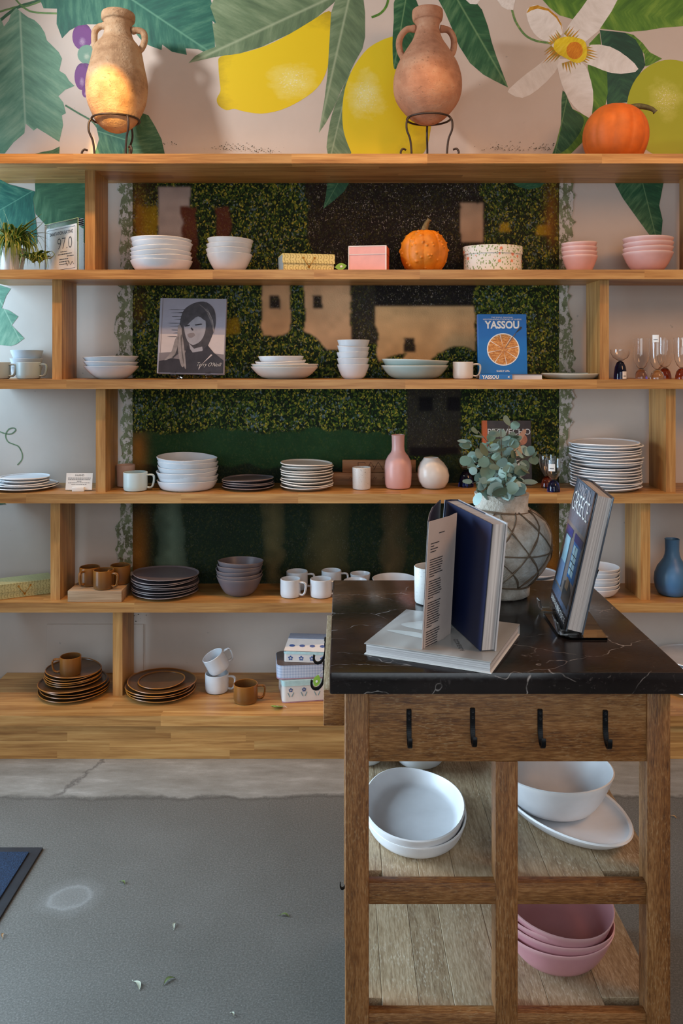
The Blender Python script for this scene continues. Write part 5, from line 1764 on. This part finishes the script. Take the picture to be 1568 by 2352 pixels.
# open book standing on it
M_NAVY = plain('navy_endpaper', C(26, 37, 76), .42, .06)
M_JACK = plain('white_jacket', C(210, 206, 206), .3, .04)
M_NCLOTH = plain('dark_navy_cloth', C(44, 44, 66), .5, .08)
M_FLAP = plain('jacket_flap', C(196, 178, 168), .4, .04)
ZB = TZ + .0003 + tk + .0003
ob = thing('open_book', 'open hardback with navy endpapers standing on the grey art book', 'book', (0, 0, ZB))
HB = .243


def wall_piece(name, pts, thick, z0, z1, mat, lean=0.0, top=None):
    """upright sheet following pts in plan; lean shifts the top in x"""
    P = [Vector(p) for p in pts]
    n = len(P)
    V, Fc = [], []
    for i, p in enumerate(P):
        t = (P[min(i + 1, n - 1)] - P[max(i - 1, 0)]).normalized()
        e = Vector((-t.y, t.x)) * thick * .5
        for q in (p + e, p - e):
            V.append((q.x + lean * z0 / HB, q.y, z0))
            V.append((q.x + lean * z1 / HB, q.y, z1))
    for i in range(n - 1):
        a, b = 4 * i, 4 * (i + 1)
        Fc += [(a, b, b + 1, a + 1), (a + 2, a + 3, b + 3, b + 2), (a + 1, b + 1, b + 3, a + 3), (a, a + 2, b + 2, b)]
    Fc += [(0, 1, 3, 2), (4 * n - 4, 4 * n - 2, 4 * n - 1, 4 * n - 3)]
    me = mesh(name, V, Fc, mat, n > 3)
    bm = bmesh.new()
    bm.from_mesh(me)
    bmesh.ops.recalc_face_normals(bm, faces=bm.faces)
    bm.to_mesh(me)
    bm.free()
    sharp(me, 30)
    return me


LN = .022
Sx, Sy = .2080, 1.843
Fx, Fy = .2630, 1.580
dv = (Vector((Fx, Fy)) - Vector((Sx, Sy)))
nv_ = Vector((-dv.y, dv.x)).normalized()      # pointing to +x side
tkb = .0275
if nv_.x < 0:
    nv_ = -nv_
q0, q1 = Vector((Sx, Sy)), Vector((Fx, Fy))


def off(a):
    return [q0 + nv_ * a, q0.lerp(q1, .5) + nv_ * a, q1 + nv_ * a]


put('page_block', wall_piece('page_block', [(q0 + nv_ * (tkb * .5 + .001)), (q1 + nv_ * (tkb * .5 + .001)) - dv.normalized() * .004], tkb - .004, .002, HB - .003, M_PAGES, LN), ob)
put('endpaper', wall_piece('endpaper', [q0, q1 - dv.normalized() * .003], .0012, .001, HB - .002, M_NAVY, LN), ob)
put('back_cover', wall_piece('back_cover', [q0 + nv_ * (tkb + .0012), q1 + nv_ * (tkb + .0012)], .0026, 0, HB, M_JACK, LN), ob)
put('back_turn_in', wall_piece('back_turn_in', [q0 + nv_ * (tkb - .0008), q0.lerp(q1, .60) + nv_ * (tkb - .0008)], .0012, .001, HB - .001, M_NCLOTH, LN), ob)
put('spine', wall_piece('spine', [q0 + nv_ * (tkb + .002), q0 + nv_ * tkb * .5 + Vector((-.002, .0045)), q0 - nv_ * .003], .0026, 0, HB, M_NCLOTH, LN), ob)
fr = Vector((.1545, 1.598))
put('front_cover', wall_piece('front_cover', [q0 - nv_ * .003, (q0 - nv_ * .003).lerp(fr, .35) + Vector((-.007, 0)), (q0 - nv_ * .003).lerp(fr, .7) + Vector((-.005, 0)), fr], .0026, 0, HB, M_NCLOTH, LN * .55), ob)
put('jacket_front', wall_piece('jacket_front', [(q0 - nv_ * .003).lerp(fr, .35) + Vector((-.009, 0)), (q0 - nv_ * .003).lerp(fr, .7) + Vector((-.0072, 0)), fr + Vector((-.0024, -.001))], .0008, 0, HB, M_JACK, LN * .55), ob)
flp = [fr + Vector((-.0015, -.0022)), Vector((.1800, 1.6300)), Vector((.2000, 1.655)), Vector((.2130, 1.6800)), Vector((.2190, 1.688))]
fl_ = wall_piece('jacket_flap', flp, .0007, 0, HB, M_FLAP, LN * .6)
put('jacket_flap', fl_, ob)
# printed paragraphs on the flap, following its two slanting planes
fa, fb = flp[0], flp[2]
fdir = (fb - fa).normalized()
fang = math.degrees(math.atan2(fdir.y, fdir.x))
nrm = Vector((fdir.y, -fdir.x))


def flap_line(z, s0, s1):
    e = fa + nrm * .0012
    def pt(s_, zz):
        p = e + fdir * s_
        return (p.x + LN * .6 * zz / HB, p.y, zz)
    V = [pt(s0, z), pt(s1, z), pt(s1, z + .0016), pt(s0, z + .0016)]
    put('printed_line', mesh('printed_line', V, [(0, 1, 2, 3)], M_PRINT), ob)


z = HB - .028
flap_line(z, .038, .058)
z -= .017
for k in range(4):
    flap_line(z, .010, .010 + (.03, .012, .026, .02)[k])
    z -= .0053
z -= .010
for npar in (8, 8, 11, 8):
    for k in range(npar):
        flap_line(z, .010, .010 + (.046 + rnd.uniform(-.006, .002) if k < npar - 1 else .018))
        z -= .0046
    z -= .0046

# leaning coffee-table book on a clear stand
M_GCOV = plain('greece_cover_dark', C(74, 84, 96), .2, .2, 10)
br, bl, tr = Vector((.462, 1.730, .898)), Vector((.490, 1.972, .898)), Vector((.524, 1.728, 1.180))
wv = (br - bl).normalized()                   # local x, left to right seen from the front
uvec = (tr - br)
uvec -= wv * uvec.dot(wv)
uvec.normalize()
yv = uvec.cross(wv)                           # depth, away from the front
mt = Matrix((wv, yv, uvec)).transposed().to_4x4()
mt.translation = (br + bl) / 2
GW_, GH_ = .243, .292
gb = book('thick photo book titled GREECE leaning on a clear stand', mt, GW_, GH_, .036, M_GCOV, M_GCOV, name='photo_book', ct=.003, inset=.004)


def gq(pts):
    return [((-.5 + a) * GW_, b * GH_) for a, b in pts]


def gp(nm, pts, col, lay, rough=.2):
    flat_poly(nm, gq(pts), plain('cover_tone_%d_%d_%d' % col, C(*col), rough, .18, 24), gb, -.0004 - .00025 * lay)


gp('cover_print', [(0, .66), (1, .66), (1, 1), (0, 1)], (104, 112, 124), 0)
gp('cover_print', [(.0, .12), (1, .12), (1, .66), (0, .66)], (126, 118, 116), 0)
gp('door_print', [(.05, .18), (.40, .18), (.40, .60), (.05, .60)], (70, 76, 88), 1)
gp('door_print', [(.12, .36), (.36, .36), (.36, .56), (.12, .56)], (150, 190, 206), 2)
gp('door_print', [(.08, .18), (.36, .18), (.36, .36), (.08, .36)], (110, 140, 176), 2)
gp('lintel_print', [(.06, .57), (.42, .57), (.42, .63), (.06, .63)], (46, 60, 120), 2)
gp('window_print', [(.54, .30), (.90, .30), (.90, .57), (.54, .57)], (40, 100, 160), 1)
gp('window_print', [(.57, .33), (.78, .33), (.78, .55), (.57, .55)], (160, 190, 200), 2)
for i in range(3):
    gp('glazing_bar_print', [(.57, .375 + .05 * i), (.78, .375 + .05 * i), (.78, .382 + .05 * i), (.57, .382 + .05 * i)], (30, 40, 50), 3)
gp('glazing_bar_print', [(.672, .33), (.684, .33), (.684, .55), (.672, .55)], (30, 40, 50), 3)
gp('lintel_print', [(.52, .57), (.92, .57), (.92, .63), (.52, .63)], (40, 50, 110), 2)
gp('chair_print', [(.50, .12), (.86, .12), (.86, .24), (.72, .30), (.50, .26)], (60, 62, 64), 2)
gp('chair_print', [(.56, .22), (.72, .22), (.72, .30), (.60, .31)], (120, 96, 76), 3)
gp('floor_print', [(0, .08), (1, .08), (1, .16), (0, .16)], (92, 110, 136), 1)
gp('title_band', [(0, 0), (1, 0), (1, .08), (0, .08)], (44, 48, 58), 1)
gp('right_edge', [(.95, 0), (1, 0), (1, 1), (.95, 1)], (46, 36, 38), 4)
text('title_print', 'GREECE', .062, M_PRINT_W, gb, (-.006, -.0018, .760 * GH_), sx=.92, bold=-.0006)
text('title_print', 'LIVING IN', .034, M_PB1, gb, (0, -.0018, .905 * GH_), sx=1.05)
text('author_print', 'BARBARA & RENE STOELTIE', .0165, M_PRINT_W, gb, (-.004, -.0018, .022 * GH_), sx=.98)
acs = thing('acrylic_stand', 'clear acrylic stand holding the leaning photo book on the marble', 'stand', (0, 0, TZ + .0003))
pts = [(.470, 1.716), (.544, 1.716), (.560, 1.905), (.468, 1.905), (.455, 1.893), (.449, 1.738)]
V = [(x, y, 0) for x, y in pts] + [(x, y, .005) for x, y in pts]
n = len(pts)
put('base_plate', mesh('base_plate', V, [tuple(range(n - 1, -1, -1)), tuple(range(n, 2 * n))] + [(i, (i + 1) % n, n + (i + 1) % n, n + i) for i in range(n)], M_ACRYL), acs)
put('back_rest', sweep_mesh('back_rest', [(.507, 1.835, .005), (.548, 1.835, .125)], 1.0, M_ACRYL, flat=(.004, .085), up=(1, 0, -.3)), acs)
for yy in (1.742, 1.905):
    put('front_lip', sweep_mesh('front_lip', [(.490, yy, .0072), (.452, yy, .0072), (.447, yy, .030)], 1.0, M_ACRYL, flat=(.004, .024), up=(0, 0, 1)), acs)

# tumbler on the marble
tag(put('speckled_tumbler', tum, None, (PX(986, 1.985), 1.985, TZ + .0003)), 'speckled white tumbler behind the open book on the marble', 'tumbler')

# ------------------------------------------------------------------ netted vase with eucalyptus
def vase_mat():
    s = NT('chalky_paper_clay')
    o = s.obj()
    n = s.noise(o, 26, 5, .65)
    n2 = s.noise(o, 120, 4, .7)
    c = s.ramp(n, [(.3, C(150, 136, 120)), (.5, C(186, 174, 158)), (.68, C(208, 200, 188))])
    c = s.mix(s.ramp(n2, [(.6, 0.0), (.7, .4)]), c, C(120, 104, 86))
    return s.out(c, .9, s.math('ADD', n, n2), .7, .006)


M_CHALK = vase_mat()
VX, VY = .3915, 2.052
vs = thing('netted_vase', 'chalky beige vase wrapped in brown twine net on the marble', 'vase', (VX, VY, TZ + .0003))
VP = [(0, 0), (.060, 0), (.066, .004), (.067, .018), (.064, .028), (.078, .042), (.100, .066), (.115, .095), (.121, .125), (.117, .155), (.103, .182), (.082, .200), (.066, .209), (.0625, .218), (.064, .240), (.066, .248), (.058, .250), (.056, .240), (.055, .215), (.08, .19), (.1, .12), (.05, .02), (0, .015)]
put('vase_body', lathe_mesh('vase_body', VP, M_CHALK, 56, wob=.006, ang=70), vs)


def vr(z):
    P = VP[2:16]
    for (r0, z0), (r1, z1) in zip(P[:-1], P[1:]):
        if z0 <= z <= z1 and z1 > z0:
            return r0 + (r1 - r0) * (z - z0) / (z1 - z0)
    return .066


for i in range(9):
    for sg in (-1, 1):
        a0 = 2 * math.pi * i / 9 + .2
        path = []
        for j in range(19):
            q = j / 18
            z = .030 + .180 * q
            a = a0 + sg * (q * 1.35) + .03 * math.sin(7 * q + i)
            r = vr(z) + .0018
            path.append((r * math.cos(a), r * math.sin(a), z))
        put('twine', sweep_mesh('twine', path, [.0016 + .0016 * max(0, math.sin(q * .9 + i * 1.7)) ** 3 for q in range(19)], M_STRING, 6), vs)
for z, rr_ in ((.118, .0016), (.032, .0022), (.208, .0026)):
    put('twine', sweep_mesh('twine', [((vr(z) + .0015) * math.cos(k * math.pi / 24), (vr(z) + .0015) * math.sin(k * math.pi / 24), z + .003 * math.sin(k * .26)) for k in range(48)], rr_, M_STRING, 6, True), vs)


def euc_mat():
    s = NT('eucalyptus_leaf')
    r = s.rand()
    c = s.ramp(r, [(0.0, C(100, 110, 82)), (.3, C(118, 136, 114)), (.55, C(142, 166, 154)), (1.0, C(172, 198, 190))])
    n = s.noise(s.obj(), 60, 3)
    c = s.mix(s.math('MULTIPLY', n, .25), c, C(84, 100, 80))
    back = s.n('ShaderNodeNewGeometry').outputs['Backfacing']
    c = s.mix(s.math('MULTIPLY', back, .45), c, C(92, 100, 66))
    return s.out(c, .5)


M_EUC = euc_mat()
M_EUST = plain('eucalyptus_stem', C(104, 84, 62), .7, .2)


def euc_leaf(seed):
    r5 = random.Random(seed)
    V, Fc = [(0, 0, 0)], []
    n = 14
    cup, el = r5.uniform(-.10, .22), r5.uniform(.85, 1.15)
    for ring, q in ((0, .5), (1, 1.0)):
        for i in range(n):
            a = 2 * math.pi * i / n
            rr__ = q * (1 + .04 * math.cos(3 * a + seed)) * (1.12 if i == 0 else 1)
            x, y = rr__ * math.cos(a) * el, rr__ * math.sin(a)
            V.append((x, y, cup * (y * y) + .08 * x * x * math.cos(seed)))
    for i in range(n):
        j = (i + 1) % n
        Fc.append((0, 1 + i, 1 + j))
        Fc.append((1 + i, 1 + n + i, 1 + n + j, 1 + j))
    V = [(x + el, y, z) for x, y, z in V]
    return mesh('leaf', V, Fc, M_EUC, True)


ELEAF = [euc_leaf(k) for k in range(6)]
eu = thing('eucalyptus_bunch', 'bunch of silver dollar eucalyptus stems in the netted vase', 'foliage', (VX, VY, TZ + .23))
r6 = random.Random(42)
stems = []
# crown reach measured from the photograph: x px, y px, depth offset
tips = [(1075, 1015, -.01), (1098, 990, .0), (1062, 1072, -.03), (1085, 1110, -.07), (1120, 1050, -.06), (1150, 985, -.02), (1172, 968, .02), (1182, 1000, .01), (1190, 1030, -.02), (1222, 1045, .0), (1235, 1042, -.03), (1213, 1075, -.04), (1205, 1110, -.07), (1150, 1075, -.08), (1105, 1130, -.095), (1160, 1120, -.10), (1190, 1140, -.085), (1080, 1060, .03), (1140, 1020, .03), (1130, 1140, -.10), (1140, 1095, -.06), (1175, 1070, -.04)]
for (tx_, ty_, dd) in tips:
    Dt = VY + dd
    tip = Vector((PX(tx_, Dt) - VX, dd, PZ(ty_, Dt) - (TZ + .23)))
    b0 = Vector((r6.uniform(-.02, .02), r6.uniform(-.02, .02), -.05))
    mid = Vector((tip.x * .45, tip.y * .45, max(.03, tip.z * .62 + .02)))
    c = curve_pts([b0, mid * .55 + b0 * .25, mid, tip], 6)
    put('stem', sweep_mesh('stem', c, [.0022 * (1 - .6 * i / len(c)) for i in range(len(c))], M_EUST, 5), eu)
    n = len(c)
    side = 1
    for i in range(6, n, 2):
        for s_ in ((1, -1) if (i < n - 1) else (1,)):
            if r6.random() < .14:
                continue
            p = c[i]
            t = (c[min(i + 1, n - 1)] - c[i - 1]).normalized()
            size = r6.uniform(.0105, .0165) * (1.12 if p.z < .07 else .9)
            d = Vector((r6.uniform(-1, 1), r6.uniform(-1.1, .45), r6.uniform(-.55, .7)))
            d -= t * d.dot(t) * .6
            d.normalize()
            upv = Vector((r6.uniform(-.6, .6), r6.uniform(-1.0, -.1), r6.uniform(.0, 1.0)))
            zz = (upv - d * upv.dot(d)).normalized()
            yy = zz.cross(d)
            mt = Matrix((d * size, yy * size, zz * size)).transposed().to_4x4()
            mt.translation = p + d * .003
            o = put('leaf', ELEAF[r6.randrange(6)], eu)
            o.matrix_basis = mt

# ------------------------------------------------------------------ spider plant and rating sign


def spider_mat():
    s = NT('spider_leaf')
    u = s.n('ShaderNodeSeparateXYZ', {0: s.uv()})
    a = s.math('ABSOLUTE', s.math('SUBTRACT', u.outputs[1], .5))
    c = s.mix(s.ramp(a, [(.26, 0.0), (.36, 1.0)]), C(52, 92, 30), C(186, 182, 84))
    n = s.noise(s.uv(), 8, 2)
    c = s.mix(s.math('MULTIPLY', n, .3), c, C(40, 70, 24))
    return s.out(c, .4)


M_SPID = spider_mat()


def blade(path, w, parent, tw=0.0):
    c = curve_pts(path, 4)
    n = len(c)
    V, Fc, U = [], [], []
    for i, p in enumerate(c):
        q = i / (n - 1)
        t = (c[min(i + 1, n - 1)] - c[max(i - 1, 0)]).normalized()
        sd = t.cross(Vector((0, 0, 1)))
        if sd.length < .05:
            sd = Vector((1, 0, 0))
        sd.normalize()
        nn = sd.cross(t)
        ww = w * (.55 + .45 * math.sin(math.pi * min(1, q * 1.3))) * (1 - max(0, q - .55) / .45 * .95)
        for s_, e in ((-1, 1), (0, 0), (1, 1)):
            q_ = p + sd * s_ * ww + nn * e * ww * .35
            q_.z = max(q_.z, .0015)      # leaves rest on the shelf, never under it
            V.append(q_)
            U.append((q, .5 + .5 * s_))
    for i in range(n - 1):
        for k in range(2):
            a = 3 * i + k
            Fc.append((a, a + 1, a + 4, a + 3))
    me = mesh('leaf', V, Fc, M_SPID, True)
    uvl = me.uv_layers.new(name='UVMap')
    for lp in me.loops:
        uvl.data[lp.index].uv = U[lp.vertex_index]
    return put('leaf', me, parent)


PXP, PYP = PX(28, 3.285), 3.285
sp_ = thing('spider_plant', 'variegated spider plant in a pale pot at the left edge', 'plant', (PXP, PYP, Z2 + .0003))
put('pot', lathe_mesh('pot', [(0, 0), (.036, 0), (.040, .003), (.051, .085), (.053, .088), (.050, .092), (.048, .088), (.046, .075), (0, .07)], glaze('pale_pot', C(214, 208, 202), None, .35), 36), sp_)
r7 = random.Random(9)
for i in range(90):
    a = r7.uniform(0, 6.283)
    e = Vector((math.cos(a), math.sin(a) * .8, 0))
    L = r7.uniform(.09, .17) * (.5 if e.y > .2 else 1) * (.6 if e.x < -.3 else 1)
    up = r7.uniform(.03, .10)
    fall = r7.uniform(-.045, .05) if i % 4 else r7.uniform(.06, .14)
    b = Vector((r7.uniform(-.02, .02), r7.uniform(-.02, .01), .082))
    pts = [b, b + e * L * .28 + Vector((0, 0, up * .85)), b + e * L * .68 + Vector((0, 0, up * .85 + fall * .25)), b + e * L + Vector((0, 0, fall))]
    blade(pts, r7.uniform(.0055, .0090), sp_)
for i in range(46):
    a = r7.uniform(-1.9, .35)
    e = Vector((math.cos(a), math.sin(a) * .75, 0))
    L = r7.uniform(.06, .125)
    b = Vector((r7.uniform(-.015, .025), r7.uniform(-.02, .0), .085))
    up = r7.uniform(.025, .065)
    blade([b, b + e * L * .4 + Vector((0, 0, up)), b + e * L * .85 + Vector((0, 0, up * .5)), b + e * L * 1.05 + Vector((0, 0, r7.uniform(-.075, -.02)))], r7.uniform(.006, .0095), sp_)
blade([(0, 0, .08), (.0, -.01, .14), (-.012, -.02, .20), (-.024, -.03, .245)], .006, sp_)
blade([(0, 0, .08), (.03, -.01, .14), (.09, -.02, .185), (.145, -.02, .195)], .007, sp_)
blade([(0, 0, .09), (.06, -.03, .15), (.105, -.05, .12), (.125, -.06, .05)], .007, sp_)
for (ox, oy) in ((.105, -.06), (.128, -.058)):
    put('runner', sweep_mesh('runner', curve_pts([(0, 0, .09), (ox * .5, oy * .5, .13), (ox * .9, oy * .9, .09), (ox, oy, .045)], 5), .0014, plain('runner_green', C(130, 140, 60), .5, .1), 5), sp_)
    for i in range(24):
        a = r7.uniform(0, 6.283)
        L = r7.uniform(.05, .10)
        e = Vector((math.cos(a) * .8, math.sin(a) * .4 - .15, 0))
        b = Vector((ox, oy, .030))
        up = r7.uniform(.015, .042)
        blade([b, b + e * L * .35 + Vector((0, 0, up * .8)), b + e * L * .75 + Vector((0, 0, up)), b + e * L + Vector((0, 0, r7.uniform(-.034, .05)))], r7.uniform(.0065, .0095), sp_)

sg = thing('rating_sign', 'acrylic block sign with a sanitation rating of 97.0 beside the spider plant', 'sign', (-1.105, 3.305, Z2 + .0003), (0, 0, R(-42.9)))
SW, SH = .262, .202
box('acrylic_block', -SW / 2, SW / 2, .0, .024, 0, SH, M_ACRYL, sg, bevel=.001, seg=1)
box('certificate', -.113, SW / 2 - .008, -.0012, -.0004, .001, SH - .020, M_PRINT_W, sg)
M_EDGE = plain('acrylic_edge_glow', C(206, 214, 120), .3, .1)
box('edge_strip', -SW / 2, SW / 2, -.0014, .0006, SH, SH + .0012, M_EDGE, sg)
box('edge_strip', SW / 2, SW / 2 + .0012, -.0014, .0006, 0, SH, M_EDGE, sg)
for x0, x1, z0, z1 in ((-.104, .112, SH - .029, SH - .0275), (-.104, .112, .012, .0135), (-.104, -.1025, .012, SH - .0275), (.1105, .112, .012, SH - .0275)):
    flat_poly('border_print', [(x0, z0), (x1, z0), (x1, z1), (x0, z1)], M_PRINT, sg, -.0016)
text('heading_print', 'SANITATION RATING', .0188, M_PRINT, sg, (.006, -.0017, SH - .052), sx=.98, bold=.0003)
text('score_print', '97.0', .066, M_PRINT, sg, (.032, -.0017, SH - .110), sx=1.05, bold=-.0012)
for i, (xa, xb) in enumerate(((.0, .05), (-.02, .085), (.05, .10), (-.01, .06), (-.01, .065), (-.01, .05))):
    dashes(sg, xa, xb, .080 - .0098 * i, .0032, -.0017, 40 + i)
put('signature', sweep_mesh('signature', curve_pts([(.040 + .0062 * k, -.0018, .030 + (.014 if k % 4 == 0 else (-.006 if k % 4 == 2 else .004)) * (1 - .05 * k)) for k in range(11)], 4), .0007, M_PRINT, 5), sg)

# ------------------------------------------------------------------ floor mat, dropped leaves
def mat_pile():
    s = NT('navy_mat_pile')
    p = s.pos()
    n = s.noise(p, 330, 3, .7)
    c = s.ramp(n, [(.3, C(12, 28, 50)), (.55, C(28, 56, 90)), (.7, C(46, 80, 118))])
    return s.out(c, .95, n, .9, .006)


fm = thing('door_mat', 'navy blue pile door mat with black rubber border', 'mat', (0, 0, .0003))
box('rubber_border', -1.75, -.888, 1.30, 2.498, 0, .006, plain('black_rubber', C(44, 48, 54), .6, .15), fm, bevel=.002)
box('pile', -1.72, -.918, 1.34, 2.468, .006, .0105, mat_pile(), fm, bevel=.002)
M_FL1 = plain('green_dry_leaf', C(92, 106, 58), .6, .25)
M_FL2 = plain('pale_dry_leaf', C(176, 180, 160), .6, .2)
M_FL3 = plain('tan_dry_leaf', C(160, 122, 80), .6, .25)
for px_, py_, ang, L, mt_, lab in ((281, 2030, -40, .022, M_FL1, 'small green leaf nearest the ring stain on the floor'), (402, 2128, 85, .022, M_FL2, 'pale curled leaf in the middle of the concrete floor'),
                                   (653, 2106, -15, .026, M_FL1, 'green leaf on the floor close to the table leg'), (313, 2266, -55, .034, M_FL2, 'pale narrow leaf left of a green one on the floor'),
                                   (389, 2255, 42, .030, M_FL1, 'green narrow leaf right of a pale one on the floor'), (8, 2151, 100, .018, M_FL3, 'tan twig scrap beside the door mat'),
                                   (533, 2333, -60, .014, M_FL2, 'tiny pale leaf scrap at the bottom picture edge'), (1546, 1879, -50, .022, M_FL3, 'tan leaf scrap on the floor right of the table')):
    D_ = EYE * F / (py_ - HY)
    lf = thing('fallen_leaf', lab, 'leaf', (PX(px_, D_), D_, .0008), (0, 0, R(ang)), 'leaves fallen on the floor')
    V, Fc = [], []
    for i in range(9):
        q = i / 8
        w__ = .13 * L * math.sin(math.pi * q) ** .7 + .0004
        zz = .004 * math.sin(q * 3.1) + .0004
        x, y = (q - .5) * L, .16 * L * math.sin(q * 3.1)
        V += [(x, y - w__, zz + .0015), (x, y, zz), (x, y + w__, zz + .0015)]
    for i in range(8):
        for k in range(2):
            a = 3 * i + k
            Fc.append((a, a + 3, a + 4, a + 1))
    put('blade', mesh('blade', V, Fc, mt_, True), lf)
    put('stalk', sweep_mesh('stalk', [(-L * .5, 0, .0008), (-L * .68, -.001, .0008)], .0005, mt_, 5), lf)
